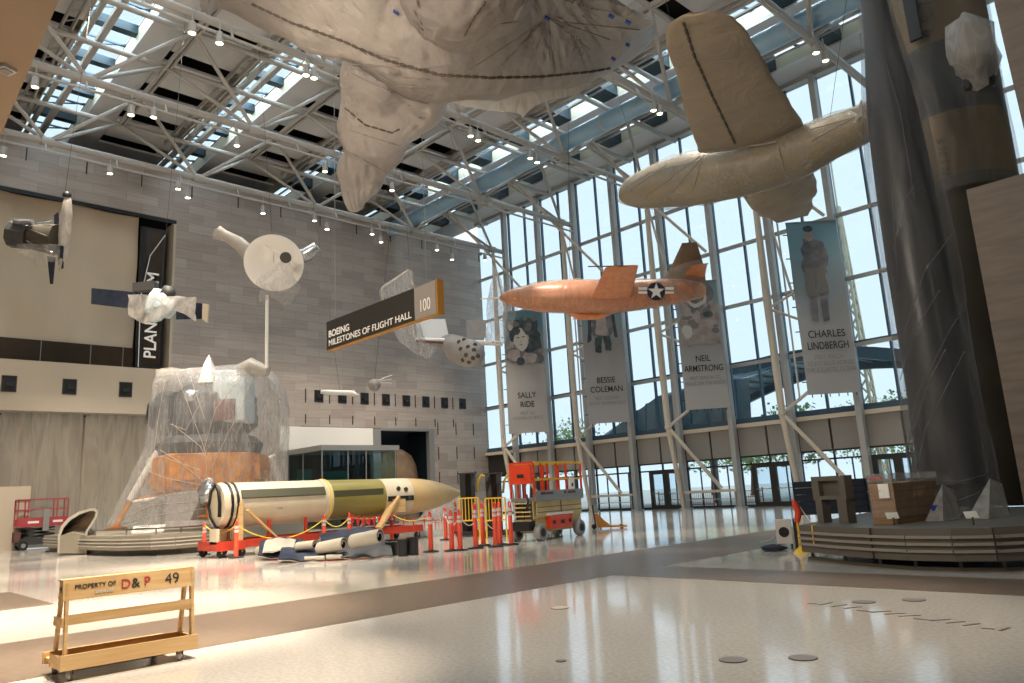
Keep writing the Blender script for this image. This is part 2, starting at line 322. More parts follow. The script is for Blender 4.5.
# stone wall (plane x = XS) with its openings
b = MB(); T = -.6
def wseg(y0, y1, z0, z1, x0=XS-.6, x1=XS): b.box(x0, x1, y0, y1, z0, z1)
wseg(16.7, 25.6, 0, 23.6); wseg(37.26, YG+.2, 0, 23.6); wseg(25.6, 37.26, 7.05, 23.6); wseg(-12, 16.7, 20.45, 23.6)
struct(b.build('wall_left', 'stone', origin=(0, 0, 0)), 'grey brown stone slab wall with long courses', 'wall')
b = MB(); b.box(XS-.02, XS+.01, -12, 16.7, 20.2, 20.45); struct(b.build('trim_5', 'black', origin=(0, 0, 0)), 'black line above the large wall opening', 'trim')
b = MB(); b.box(XS-1.5, XS-.6, 16.7, 17.2, 7.5, 20.45); b.box(XS-1.5, XS, 16.55, 16.7, 7.5, 20.3); struct(b.build('trim_6', 'parapet', origin=(0, 0, 0)), 'stone reveal at the side of the large wall opening', 'trim')
b = MB(); b.box(XS-1.6, XS-.2, -12, 16.55, 7.58, 10.45)
struct(b.build('wall_balcony', 'parapet', origin=(0, 0, 0)), 'cream balcony parapet across the left of the stone wall', 'wall')
b = MB(); b.box(XS-.9, XS-.6, -12, 14.6, 10.45, 11.75); bo = struct(b.build('wall_balustrade', 'brownglass', origin=(0, 0, 0)), 'dark brown balustrade panels above the parapet', 'wall')
b = MB()
for y in (0, 4.8, 9.6, 12.2, 14.0): b.bar((XS-.58, y, 10.45), (XS-.58, y, 11.75), .03)
b.build('joint', 'greymet', bo)
b = MB(); b.box(XS-3, XS-2.7, -12, 17.2, 7.5, 20.7); b.box(XS-2.7, XS-.6, -12, 17.2, 20.46, 20.7); b.box(XS-2.7, XS-1.5, 17.0, 17.2, 7.5, 20.46); struct(b.build('wall_upper_back', 'void', origin=(0, 0, 0)), 'dark back of the wall opening', 'wall')
struct(MB().box(XS-7.2, XS-7, -12, YG+1, 0, 27.2).box(XS-7, XS-.6, -12, YG+1, 23.3, 23.5).build('wall_far_left', 'void', origin=(0, 0, 0)), 'dark wall beyond the stone wall', 'wall')
struct(MB().box(XS-7, 14.3, -12.3, -12, 0, 27.2).build('wall_back', 'parapet', origin=(0, 0, 0)), 'back wall of the hall', 'wall')
struct(MB().box(14, 14.3, -12, YG+1, 0, 27.2).box(3.3, 14, YG, YG+.4, 0, 27.2).build('wall_far_right', 'parapet', origin=(0, 0, 0)), 'right hand wall of the hall', 'wall')
# canvas cover in opening
def cv(u, v):
    y = -8+u*22.6; z = 11.76+v*8.68; return V((XS-.75+.10*noise.noise(V((y*.5, z*.35, 1)))+.05*math.sin(y*1.2+z*1.6), y, z))
b = MB().grid(cv, 90, 30)
tag(b.build('canvas_sheet', 'canvas', smooth=60), 'large beige canvas sheet stretched over the upper wall opening behind the satellites', 'sheet')
# planetarium sign
t = thing('planetarium_sign', (XS-.5, 15.4, 10.5), 'tall dark vertical sign with white lettering beginning PLAN beside the stone wall', 'sign')
MB().box(XS-.5, XS-.3, 14.65, 16.15, 10.5, 19.75).build('panel', 'black', t)
MB().box(XS-.3, XS-.28, 15.0, 16.0, 10.7, 19.6).build('face', 'brownglass', t)
text('PLANE', (XS-.26, 15.5, 11.1), (0, 0, 1), (0, -1, 0), 1.02, 'letter', t, align='LEFT', stretch=.95, bold=.015)
text('M', (XS-.26, 15.5, 16.0), (0, 0, 1), (0, -1, 0), 1.02, 'letter', t, align='LEFT', stretch=.95, bold=.015)
MB().path([(XS-.2, 14.8, 10.5), (XS-.2, 14.75, 15), (XS-.15, 15.2, 17.8), (XS-.2, 16.1, 19.4)], .03).build('cable', 'white', t)
# lower left: wall behind dust sheeting
b = MB(); b.box(XS-3, XS-2.6, -12, 17, 0, 7.58); struct(b.build('wall_lower_back', 'parapet', origin=(0, 0, 0)), 'pale wall behind the hung plastic sheeting', 'wall')
MB().box(XS-1.6, XS-.2, 16.55, 16.7, 0, 7.58)
for i, (y0, y1) in enumerate(((-10, 7.8), (7.9, 12.0), (12.1, 16.6))):
    def sh(u, v, y0=y0, y1=y1): 
        y = y0+(y1-y0)*u; z = 7.5*v+.02; return V((XS-.42+.12*noise.noise(V((y*2.2+z*.35, z*.12, i)))+.05*math.sin(y*5), y, z))
    b = MB().grid(sh, int((y1-y0)*7), 12)
    tag(b.build('dust_sheet', 'filmd', smooth=60), ('translucent plastic dust sheet hung left of the small red scissor lift', 'plastic dust sheet hung behind the small red scissor lift', 'plastic dust sheet hung between the red lift and the lunar lander')[i], 'sheet', 'dust sheets under the cream parapet')
b = MB(); b.box(XS-.1, XS+.05, -10, 9.5, 0, 3.4); tag(b.build('temporary_partition', 'parapet'), 'low cream temporary partition panel behind the small red scissor lift', 'partition')
# square vents and slots in the wall
def vent(y, z, x, s, label, grp):
    t = thing('wall_vent', (x, y, z), label, 'vent', grp)
    b = MB(); w = .05
    b.box(x, x+.04, y-s/2, y+s/2, z-s*.62, z-s*.62+w); b.box(x, x+.04, y-s/2, y+s/2, z+s*.62-w, z+s*.62); b.box(x, x+.04, y-s/2, y-s/2+w, z-s*.62+w, z+s*.62-w); b.box(x, x+.04, y+s/2-w, y+s/2, z-s*.62+w, z+s*.62-w)
    b.build('frame', 'darkmet', t); MB().box(x, x+.02, y-s/2+w, y+s/2-w, z-s*.62+w, z+s*.62-w).build('grille', 'black', t)
    MB().box(x+.02, x+.12, y-.2*s, y+.28*s, z-.2*s, z+.1*s).build('louver', 'crate', t)
for k, (px, py) in enumerate(((9, 383), (69.5, 386.5), (125.5, 390))):
    p = on(px, py, 0, XS-.2); vent(p.y, 9.05, XS-.2, .74, ORD[k]+' square black vent from the left in the cream parapet', 'black vents in the cream parapet')
for k in range(8): vent(27.1+1.93*k, 9.25, XS, .72, ORD[k]+' square black vent from the left in the stone wall row', 'black vents in the stone wall')
b = MB()
for k in range(8):
    for z0, z1 in ((8.75, 9.75), (7.25, 7.9)): b.box(XS, XS+.02, 26.05+1.93*k-.04, 26.05+1.93*k+.04, z0, z1)
for y in (37.9, 39.8, 41.7):
    for z0, z1 in ((6.6, 7.6), (4.6, 5.6), (2.6, 3.6)): b.box(XS, XS+.02, y-.04, y+.04, z0, z1)
struct(b.build('trim_7', 'black', origin=(0, 0, 0)), 'thin vertical slots cut in the stone wall', 'trim')
b = MB()
for k in range(12): b.box(XS, XS+.04, 8+k*3.2, 8.06+k*3.2, 22.3, 23.1)
struct(b.build('trim_8', 'black', origin=(0, 0, 0)), 'short black slots high on the stone wall', 'trim')
# lower opening: fascia, frames, dark room, glass booth
b = MB(); b.box(XS-3.5, XS-3.3, 25.6, 37.3, 0, 7.05); b.box(XS-3.3, XS-.6, 25.5, 25.6, 0, 7.05); b.box(XS-3.3, XS-.6, 37.26, 37.3, 0, 7.05); struct(b.build('wall_recess', 'slate', origin=(0, 0, 0)), 'dark recess under the stone wall', 'wall')
b = MB(); b.box(XS-.2, XS+.1, 24, 31.6, 5.3, 7.0); struct(b.build('trim_9', 'white', origin=(0, 0, 0)), 'white fascia over the glass booth', 'trim')
b = MB(); b.box(XS-.3, XS+.12, 31.6, 32.3, 0, 7.0); b.box(XS-.3, XS+.12, 36.9, 37.4, 0, 7.05); b.box(XS-.3, XS+.1, 32.3, 36.9, 6.85, 7.05); struct(b.build('trim_10', 'greymet', origin=(0, 0, 0)), 'grey metal posts of the lower opening', 'trim')
X0 = -44.0; pc = on(322, 445, 0, X0); yB = on(395, 450, 0, X0).y; zt = pc.z; yA = pc.y
t = thing('glass_booth', (X0-2, (yA+yB)/2, 0), 'glass ticket booth with a flat grey roof behind the long missile', 'booth')
xL = on(286, 447, 1, yA).x
b = MB(); b.box(-48.6, X0+.1, yA-.1, yB+.3, zt-.35, zt); b.build('roof', 'greymet', t)
MB().box(-48.5, X0, yA, yB+.2, 0, .12).build('base', 'darkmet', t)
MB().box(-48.6, -48.4, yA, yB+.2, .12, zt-.35).build('back_panel', 'slate', t)
b = MB(); b.box(X0-.02, X0, yA+.05, yB+.1, .12, zt-.35); b.box(-48.4, X0-.05, yA, yA+.02, .12, zt-.35); b.build('pane', 'caseglass', t)
for x, y in ((X0, yA), (X0, yA+3.3), (X0, yB), (-46.5, yA), (X0, yA+1.9)): MB().bar((x, y, .12), (x, y, zt-.35), .06).build('post', 'greymet', t)
MB().box(-48.35, -48.3, yA+.5, yA+1.6, 2.8, 4.0).build('screen', 'tealg', t)
MB().box(-48.35, -48.3, yA+2.4, yA+4.5, 2.6, 3.8).build('display_screen', 'tealg', t)
# hub-like engine bells seen in booth
c = V((-45.8, yA-1.6+1.9, .12))
tag(MB().lathe([(1.3, 0), (1.28, .9), (1.1, 1.8), (.75, 2.4), (.2, 2.7), (.01, 2.72)], (-46.6, yA+.2+1.2, .13), 28).build('capsule_shell', 'bronze', smooth=50), 'brown domed capsule shell standing at the left inside the glass booth', 'exhibit')
tag(MB().lathe([(.85, 0), (.75, .8), (.5, 1.9), (.42, 2.5), (.44, 2.7)], (-46.2, yA+5.6, .13), 24).build('engine_bell', 'chrome', smooth=50), 'shiny metal engine bell standing at the right inside the glass booth', 'exhibit')
tag(MB().rings([[V((-50.6+1.45*r*math.cos(a), 34.6+2.25*r*math.sin(a), z)) for a in [2*PI*k/36 for k in range(36)]] for r, z in ((1, 0), (1, 3.2), (.93, 4.2), (.75, 5.0), (.4, 5.5), (.02, 5.65))]).build('bronze_dome', 'bronze', smooth=50), 'large bronze coloured rounded shell standing in the dark wall opening', 'exhibit')
tag(MB().rings([[V((-44.5+.9*math.cos(a)*s, 36.0+2.4*math.sin(a)*s, z)) for a in [2*PI*k/24 for k in range(24)]] for s, z in ((1.5, 0), (1.3, .6), (1.0, 1.2), (.6, 1.7), (.1, 2.1))]).wrinkle(.35, 1.1).build('shrouded_exhibit', 'filmw', smooth=60), 'low exhibit under clear plastic film behind the missile nose', 'exhibit')
# ------------------------------------------------ roof
b = MB()
xs0, xs1 = XS-7, 14
edges = []
SK = YN[:5]+[38.5]; SN = YN[1:5]+[38.5, YG+.4]           # skylight strips and where the panels after each end
for i, yn in enumerate(SK):
    y0 = yn+2.6; y1 = SN[i]
    if i == 5: b.box(xs0, xs1, y0, y1, ZR-.02, ZR+.12); continue
    for tx in [-52.9]+TX+[11.1]:
        b.box(tx-1.4, tx+1.4, y0+1.55, y1, ZR, ZR+.15); b.box(tx+2.6, tx+5.4, y0+1.55, y1, ZR, ZR+.15)
    b.box(xs0, xs1, y0, y0+1.5, ZR-.02, ZR+.12)
b.box(xs0, xs1, -12, YN[0], ZR, ZR+.15)
struct(b.build('ceiling', 'panel', origin=(0, 0, 0)), 'grey acoustic ceiling panels with black gaps', 'ceiling')
b = MB()
for i, yn in enumerate(SK): b.box(xs0, xs1, yn+2.6, SN[i], ZR+.9, ZR+1.0)
b.box(xs0, xs1, -12, YN[0], ZR+.9, ZR+1.0)
struct(b.build('trim_11', 'void', origin=(0, 0, 0)), 'black roof void above the ceiling panels', 'ceiling')
b = MB(); bc = MB(); bt = MB(); bl = MB()
for i, yn in enumerate(SK):
    for j, tx in enumerate([-52.9]+TX):
        for dx in (0, 4):
            x = tx+dx; hw = .25 if i < 3 else .6; bt.box(x+2-hw, x+2+hw, yn, yn+2.6, ZR+(.55 if i < 3 else .1), ZR+1.05)
            b.bar((x-1.5, yn+1.3, ZR+1.15), (x+1.5, yn+1.3, ZR+1.15), .09); b.bar((x, yn, ZR+.95), (x, yn+2.6, ZR+.95), .09)
            b.bar((x-1.5, yn, ZR+.95), (x+.2, yn+2.6, ZR+.95), .07)
    bc.box(xs0, xs1, yn-.06, yn, ZR-.1, ZR+.95); bc.box(xs0, xs1, yn+2.6, yn+2.68, ZR+.1, ZR+.95)
    bl.bar((xs0, yn+.95, ZR-.1), (xs1, yn+.95, ZR-.1), .3 if i < 3 else .1, .3 if i < 3 else .1); bl.bar((xs0, yn+.25, ZR-.1), (xs1, yn+.25, ZR-.1), .2, .3)
struct(b.build('trim_12', 'mullion', origin=(0, 0, 0)), 'thin skylight glazing bars', 'skylight')
struct(bt.build('trim_13', 'wellt', origin=(0, 0, 0)), 'dark teal beams across the skylight wells', 'skylight')
struct(bl.build('trim_26', 'steel', origin=(0, 0, 0)), 'long steel beams under the skylight strips', 'skylight')
struct(bc.build('trim_14', 'wellc', origin=(0, 0, 0)), 'cream sides of the skylight wells', 'skylight')
b = MB()
for yn in SK: b.box(xs0, xs1, yn, yn+2.6, ZR+1.1, ZR+1.12)
struct(b.build('window_2', 'glass', origin=(0, 0, 0)), 'skylight glass strips', 'skylight')
# trusses
lens = ['nearest the stone wall', 'second from the stone wall', 'third from the stone wall', 'fourth from the stone wall, crossing above the wrapped fuselages', 'fifth from the stone wall', 'sixth from the stone wall']
for j, tx in enumerate(TX[:6]):
    t = thing('roof_truss', (tx, 16, ZL), 'grey tubular steel roof truss, '+lens[j].split(',')[0], 'truss', 'triangular roof trusses')
    y0, y1 = -6, YG-.5
    MB().tube((tx, y0, ZL), (tx, y1, ZL), .19).build('lower_chord', 'steel', t, True)
    for s in (-2, 2): MB().tube((tx+s, y0, ZU), (tx+s, y1, ZU), .15).build('upper_chord', 'steel', t, True)
    for i in range(6):
        yn = YN[i]
        MB().tube((tx, yn-.3, ZL), (tx, yn+.3, ZL), .27, n=12).build('node', 'steel', t, True)
        for s in (-2, 2):
            for e in (-1, 1):
                if i == 5 and e == 1: continue
                MB().tube((tx, yn, ZL), (tx+s, yn+4.1*e, ZU), .11, n=8).build('diagonal_strut', 'steel', t, True)
        if i < 5: 
            MB().bar((tx-2, yn+4.1, ZU), (tx+2, yn+4.1, ZU), .12, .2).bar((tx-2, yn+4.35, ZU), (tx+2, yn+4.35, ZU), .12, .2).build('cross_bar', 'steel', t)
for k, i in enumerate(range(1, 5)):
    yn = YN[i]+4.1; b = MB()
    for j in range(5): b.bar((TX[j]+2, yn, ZU), (TX[j+1]-2, yn, ZU), .14, .2).bar((TX[j]+2, yn+.25, ZU), (TX[j+1]-2, yn+.25, ZU), .14, .2)
    for j in range(5): b.bar((TX[j]+2, YN[i]-.2, ZU+.2), (TX[j+1]-2, YN[i]-.2, ZU+.2), .16)
    struct(b.build('trim_%d' % (15+k), 'steel', origin=(0, 0, 0)), 'steel cross members tying the roof trusses together', 'truss')
# lattice catwalk strip beside each skylight row
b = MB()
for i in range(1, 5):
    y = YN[i]+2.75
    for dy in (0, .45): b.bar((XS+.3, YN[i]-.9+dy, ZU+.35), (4, YN[i]-.9+dy, ZU+.35), .08, .3)
    x = XS+.5
    while x < 0: b.bar((x, YN[i]-.9, ZU+.35), (x+.5, YN[i]-.45, ZU+.35), .05); x += 1.0
struct(b.build('trim_19', 'steel', origin=(0, 0, 0)), 'steel ladder beams beside the skylights', 'truss')
# duct
t = thing('air_duct', (-24, 33.6, 22.4), 'large pale blue round duct crossing below the roof trusses', 'duct')
MB().tube((XS+.2, 33.6, 23.3), (2, 33.6, 23.3), .55, n=28).build('pipe', 'duct', t, True)
b = MB()
for k in range(12): b.tube((-46+4*k, 33.6, 23.3), (-45.9+4*k, 33.6, 23.3), .575, n=28)
b.build('collar', 'steelblue', t, True)
# lighting rails and spotlights
rails = {}
for j, tx in enumerate(TX[:6]):
    t = thing('lighting_rail', (tx+.35, 16, ZL-.75), 'slim lighting rail below the truss '+lens[j].split(',')[0], 'lighting rail', 'lighting rails')
    MB().tube((tx+.35, -4, ZL-.7), (tx+.35, 42.4, ZL-.7), .07, n=8).build('rail', 'steel', t, True)
    for k in range(12):
        y = 1+k*3.6; MB().bar((tx+.35, y, ZL-.65), (tx+.1, y, ZL-.1), .08).build('hanger', 'steel', t)
spots = [(35,85),(3.5,154),(192,28.5),(220,23),(131,113),(154,110),(237,144),(178,187.5),(182,195),(306,58.6),(314,75),(325,170),(392,189),(470,124.5),(478,139),(651,86),(655,104),(529.6,148),(537,161),(814,2),(812.5,29),(868.5,57),(263,212),(314.6,219.5),(327,228),(372,233),(381,241),(437,249),(452,258.5),(485,259),(110,172)]
buck = {}
for px, py in spots:
    g = G(px, py, ZL-1.15); j = min(range(6), key=lambda q: abs(TX[q]+.35-g.x)); p = on(px, py, 0, TX[j]+.35)
    buck.setdefault(j, []).append((px, p))
proto = None
for j in sorted(buck):
    L_ = sorted(buck[j], key=lambda a: a[0])
    for k, (px, p) in enumerate(L_):
        top = V((TX[j]+.35, min(p.y, 42.2)+(.35 if k and abs(L_[k-1][0]-px) < 6 else 0), ZL-.77)); z = min(max(p.z, ZL-1.75), ZL-1.05)
        lb = ORD[k]+' spotlight from the left on the '+('stone wall truss', 'second truss', 'third truss', 'fourth truss', 'fifth truss', 'sixth truss')[j]
        if proto is None:
            proto = thing('track_spotlight', (top.x, top.y, z), lb, 'spotlight', 'track spotlights')
            c = V(proto.location)
            MB().lathe([(.05, .42), (.14, .40), (.16, .1), (.17, -.12), (.15, -.12), (.13, -.06)], c, 16).build('housing', 'steel', proto, True)
            MB().lathe([(.001, -.09), (.135, -.09), (.12, -.1), (.001, -.1)], c, 16).build('lamp_face', 'glow', proto)
            MB().bar(c+V((0, 0, .4)), c+V((0, 0, 1.06)), .04).build('stem', 'steel', proto)
            r = proto
        else:
            r = copy_tree(proto); r.location = (top.x, top.y, z); r['label'] = lb
lampd = None
for k, r in enumerate([o for o in COL.objects if o.name.startswith('track_spotlight')]):
    if k % 2: continue
    o = lamp('SPOT', 'bulb', (0, 0, -.14), 1500, WARM, spot_size=math.radians(70), spot_blend=.6, shadow_soft_size=.12); o.parent = r
# ------------------------------------------------ glass facade
cols = [-16.95-3.975*k for k in range(-5, 8)]
cols = sorted(cols)                                        # from the stone wall to the right
zt_ = [20.45, 16.58, 12.7, 8.82, 4.95]
for k, x in enumerate(cols):
    if x < XS+1: continue
    n_ = k
    t = thing('facade_column', (x, YG-.2, 0), 'tall pale steel column in the glass wall, '+ORD[min(k, 13)]+' from the stone wall', 'column', 'steel columns of the glass wall')
    MB().box(x-.17, x+.17, YG-.75, YG-.3, 0, 25.6).build('shaft', 'steelblue', t, bevel=.03)
    MB().box(x-.3, x+.3, YG-.85, YG-.2, 0, .06).build('base_plate', 'steel', t)
    b = MB()
    for z in zt_: b.box(x-.08, x+.08, YG-.3, YG, z-.12, z+.12)
    b.build('bracket', 'steelblue', t)
x0, x1 = XS, 3.3
b = MB()
for z in zt_[:4]: b.box(x0, x1, YG-.14, YG+.06, z-.11, z+.11)
struct(b.build('trim_20', 'steelblue', origin=(0, 0, 0)), 'grey transoms of the glass wall', 'window')
b = MB(); b.box(x0, x1, YG-.3, YG+.06, 4.85, 5.1); struct(b.build('trim_21', 'tan', origin=(0, 0, 0)), 'pale beam above the entrance panels', 'window')
b = MB(); b.box(x0, x1, YG-.02, YG+.15, 5.1, 5.45); b.box(x0, x1, YG-.02, YG+.15, 8.93, 9.05); struct(b.build('trim_22', 'mullion', origin=(0, 0, 0)), 'dark sill of the glass wall', 'window')
b = MB(); x = XS+.1
xs_m = []
for c in cols: xs_m += [c, c+1.9875]
for x in xs_m:
    if XS < x < x1: b.box(x-.06, x+.06, YG-.04, YG+.16, 4.9, 25.6)
struct(b.build('trim_23', 'mullion', origin=(0, 0, 0)), 'dark blue mullions of the glass wall', 'window')
struct(MB().box(x0, x1, YG+.05, YG+.07, 5.1, 25.6).build('window_1', 'glass', origin=(0, 0, 0)), 'tall glass wall of the entrance hall', 'window')
struct(MB().box(x0, x1, YG-.35, YG+.35, 25.6, 27.2).build('wall_glass_head', 'steelblue', origin=(0, 0, 0)), 'steel head of the glass wall', 'wall')
b = MB()
for x in xs_m:
    if x > XS+.2 and x < x1-2: b.box(x+.07, x+1.92, YG-.05, YG+.1, 3.1, 4.85)
struct(b.build('wall_spandrel', 'spandrel', origin=(0, 0, 0)), 'grey spandrel panels above the entrance doors', 'wall')
b = MB(); b.box(x0, x1, YG, YG+.12, 3.0, 3.1); b.box(x0, x1, YG, YG+.12, 2.52, 2.62); b.box(x0, x1, YG, YG+.12, 0, .12); b.box(x0, x1, YG+.02, YG+.1, 3.08, 4.85)
for x in xs_m:
    if XS < x < x1:
        b.box(x-.05, x+.05, YG, YG+.12, .12, 3.0); b.box(x+.94, x+1.0, YG+.01, YG+.1, .12, 2.55)
struct(b.build('trim_24', 'dark', origin=(0, 0, 0)), 'dark frames of the entrance glazing', 'window')
struct(MB().box(x0, x1, YG+.05, YG+.065, .12, 3.0).build('window_3', 'glass', origin=(0, 0, 0)), 'entrance level glazing', 'window')
# doors
def door(n_, xa, xb):
    b = MB(); y = YG-.22; h = 2.55; w = .2
    b.box(xa, xa+w, y, y+.2, 0, h); b.box(xb-w, xb, y, y+.2, 0, h); b.box(xa+w, xb-w, y, y+.2, h-.22, h)
    xm = (xa+xb)/2; b.box(xm-.16, xm+.16, y, y+.18, 0, h-.22); b.box(xa+w, xm-.16, y, y+.18, 0, .26); b.box(xm+.16, xb-w, y, y+.18, 0, .26)
    for a_, c_ in ((xa+w, xm-.16), (xm+.16, xb-w)): b.box(a_, a_+.06, y, y+.18, .26, h-.22); b.box(c_-.06, c_, y, y+.18, .26, h-.22)
    d = struct(b.build('door_%d' % n_, 'dark', origin=(xa, y, 0)), ORD[n_-1]+' dark framed glass double door', 'door')
    MB().box(xa+w, xm-.16, y+.08, y+.1, .26, h-.22).build('door_glass', 'glass', d); MB().box(xm+.16, xb-w, y+.08, y+.1, .26, h-.22).build('door_glass', 'glass', d)
    MB().bar((xa+w, y-.03, 1.05), (xm-.2, y-.03, 1.05), .05).bar((xm+.2, y-.03, 1.05), (xb-w, y-.03, 1.05), .05).build('door_handle', 'chrome', d)
    return d
for n_, (p0, p1) in enumerate((((652, 508), (685, 508)), ((756, 506), (799, 505)), ((878, 500), (930, 498)))):
    xa = on(*p0, 1, YG-.2).x; xb = on(*p1, 1, YG-.2).x; door(n_+1, xa, xb)
p = on(700, 500, 1, YG)
door(4, -42.9, -41.0)
# tree columns with braces
tn = [(498.5, 400), (577, 424), (677, 431), (802.6, 416)]
tdesc = ['behind the leftmost banner', 'between the two left banners', 'between the two middle banners', 'left of the rightmost banner']
for k, X in enumerate(TX[:4]):
    t = thing('tree_column', (X, 41.8, 0), 'slim tan steel mast with splayed braces, '+tdesc[k], 'column', 'tan masts in front of the glass wall')
    base = V((X, 42.4, 0)); node = V((X, 41.5, 5.3)); mid = V((X, 41.4, 21.2)); top = V((X, YN[5], ZL))
    MB().path([node, (X, 41.4, 12), mid], [.2, .24, .15], 12).build('mast', 'tan', t, True)
    MB().tube(base, node, .13, .19, n=10).build('lower_leg', 'tan', t, True)
    MB().ball(node, .24).build('joint', 'tan', t, True)
    MB().tube(node, (X+3.0, 42.3, 1.2), .12, n=8).build('brace', 'tan', t, True)
    MB().tube(node, (X+1.5, 42.5, 6.6), .10, n=8).build('brace', 'tan', t, True)
    MB().tube(mid, (X+3.6, 42.5, 16.6), .10, n=8).build('brace', 'tan', t, True)
    MB().tube(mid, (X+1.2, 42.4, 12.0), .08, n=8).build('brace', 'tan', t, True)
    MB().tube(mid, (X-1.6, 38, ZU), .12, n=8).build('brace', 'tan', t, True)
    MB().tube((X, 41.4, 11.6), (X+2, 42.4, 12.7), .08, n=8).tube((X, 41.4, 11.6), (X+2, 42.4, 10.4), .08, n=8).build('brace', 'tan', t, True)
    MB().tube(mid, top, .14, n=8).build('cap', 'tan', t, True)
# guard rail along facade
segs = [(-36.9, -33), (-28.8, -24.9), (-20.8, -17.1), (-16.8, -13.2), (-44.8, -41)]
for k, (a, c) in enumerate(segs):
    t = thing('guard_rail', (a, 42.4, 0), 'low tan rail between steel columns at the glass wall, '+ORD[(1, 2, 3, 4, 0)[k]]+' from the stone wall', 'rail', 'low rails at the glass wall')
    MB().bar((a, 42.4, 1.05), (c, 42.4, 1.05), .12, .16).build('top_rail', 'tan', t)
    MB().bar((a+.1, 42.4, .55), (c-.1, 42.4, .55), .05).build('lower_rail', 'steel', t)
    for x in (a+.15, c-.15): MB().bar((x, 42.4, 0), (x, 42.4, 1.0), .07).build('post', 'steel', t)
b = MB()
# banners
ban = [((503, 312), (541, 316), (549, 434), (509, 434), ['SALLY', 'RIDE'], ['FIRST U.S.', 'WOMAN IN SPACE'], .62, 'leftmost tall banner, with a curly haired portrait', 38.8),
       ((581, 300), (621, 300), (629.5, 424), (589, 424), ['BESSIE', 'COLEMAN'], ['FIRST LICENSED', 'BLACK WOMAN PILOT'], .58, 'second tall banner from the left, with a standing figure', 38.8),
       ((669, 283), (716, 283), (730, 409), (686, 410), ['NEIL', 'ARMSTRONG'], ['FIRST PERSON TO', 'WALK ON THE MOON'], .58, 'third tall banner from the left, with a pale spacesuit portrait', 38.8),
       ((785, 223.5), (831, 226), (861, 391.5), (808, 395), ['CHARLES', 'LINDBERGH'], ['FIRST PERSON', 'TO FLY SOLO ACROSS', 'THE ATLANTIC OCEAN'], .60, 'rightmost and tallest banner, with a full length aviator portrait', 38.6)]
def grad_banner(name, top, mid, low):
    mt = bpy.data.materials.new(name); mt.use_nodes = True; N = mt.node_tree.nodes; L = mt.node_tree.links; bs = N['Principled BSDF']; bs.inputs['Roughness'].default_value = .8
    tc = N.new('ShaderNodeTexCoord'); sp = N.new('ShaderNodeSeparateXYZ'); L.new(tc.outputs['Generated'], sp.inputs[0])
    n = N.new('ShaderNodeTexNoise'); n.inputs['Scale'].default_value = 3; L.new(tc.outputs['Generated'], n.inputs[0])
    a = N.new('ShaderNodeMath'); a.operation = 'MULTIPLY_ADD'; a.inputs[1].default_value = .15; L.new(n.outputs[0], a.inputs[0]); L.new(sp.outputs[2], a.inputs[2])
    r = N.new('ShaderNodeValToRGB'); E = r.color_ramp.elements; E[0].position = .45; E[0].color = lin(low); E[1].position = .95; E[1].color = lin(top); e = E.new(.68); e.color = lin(mid)
    L.new(a.outputs[0], r.inputs[0]); L.new(r.outputs[0], bs.inputs['Base Color'])
    tl = N.new('ShaderNodeBsdfTranslucent'); L.new(r.outputs[0], tl.inputs[0]); mx = N.new('ShaderNodeMixShader'); mx.inputs[0].default_value = .3
    L.new(bs.outputs[0], mx.inputs[1]); L.new(tl.outputs[0], mx.inputs[2]); L.new(mx.outputs[0], N['Material Output'].inputs[0]); return mt
for nm, c in (('pdark', '3a4347'), ('pmid', '6f6a66'), ('plight', 'a59b94'), ('pteal', '5d7c86'), ('pface', 'b9aea6'), ('psuit', 'bfb6ac')): M[nm] = mat(nm, c, .8, c2=None)
M['ph_hair'] = mat('print_hair', '2c3436', .85, c2='4a5152', scale=2.5); M['ph_coat'] = mat('print_coat', '55565a', .85, c2='7a7574', scale=1.6); M['ph_pale'] = mat('print_pale', 'a89a92', .85, c2='8d807a', scale=1.8)
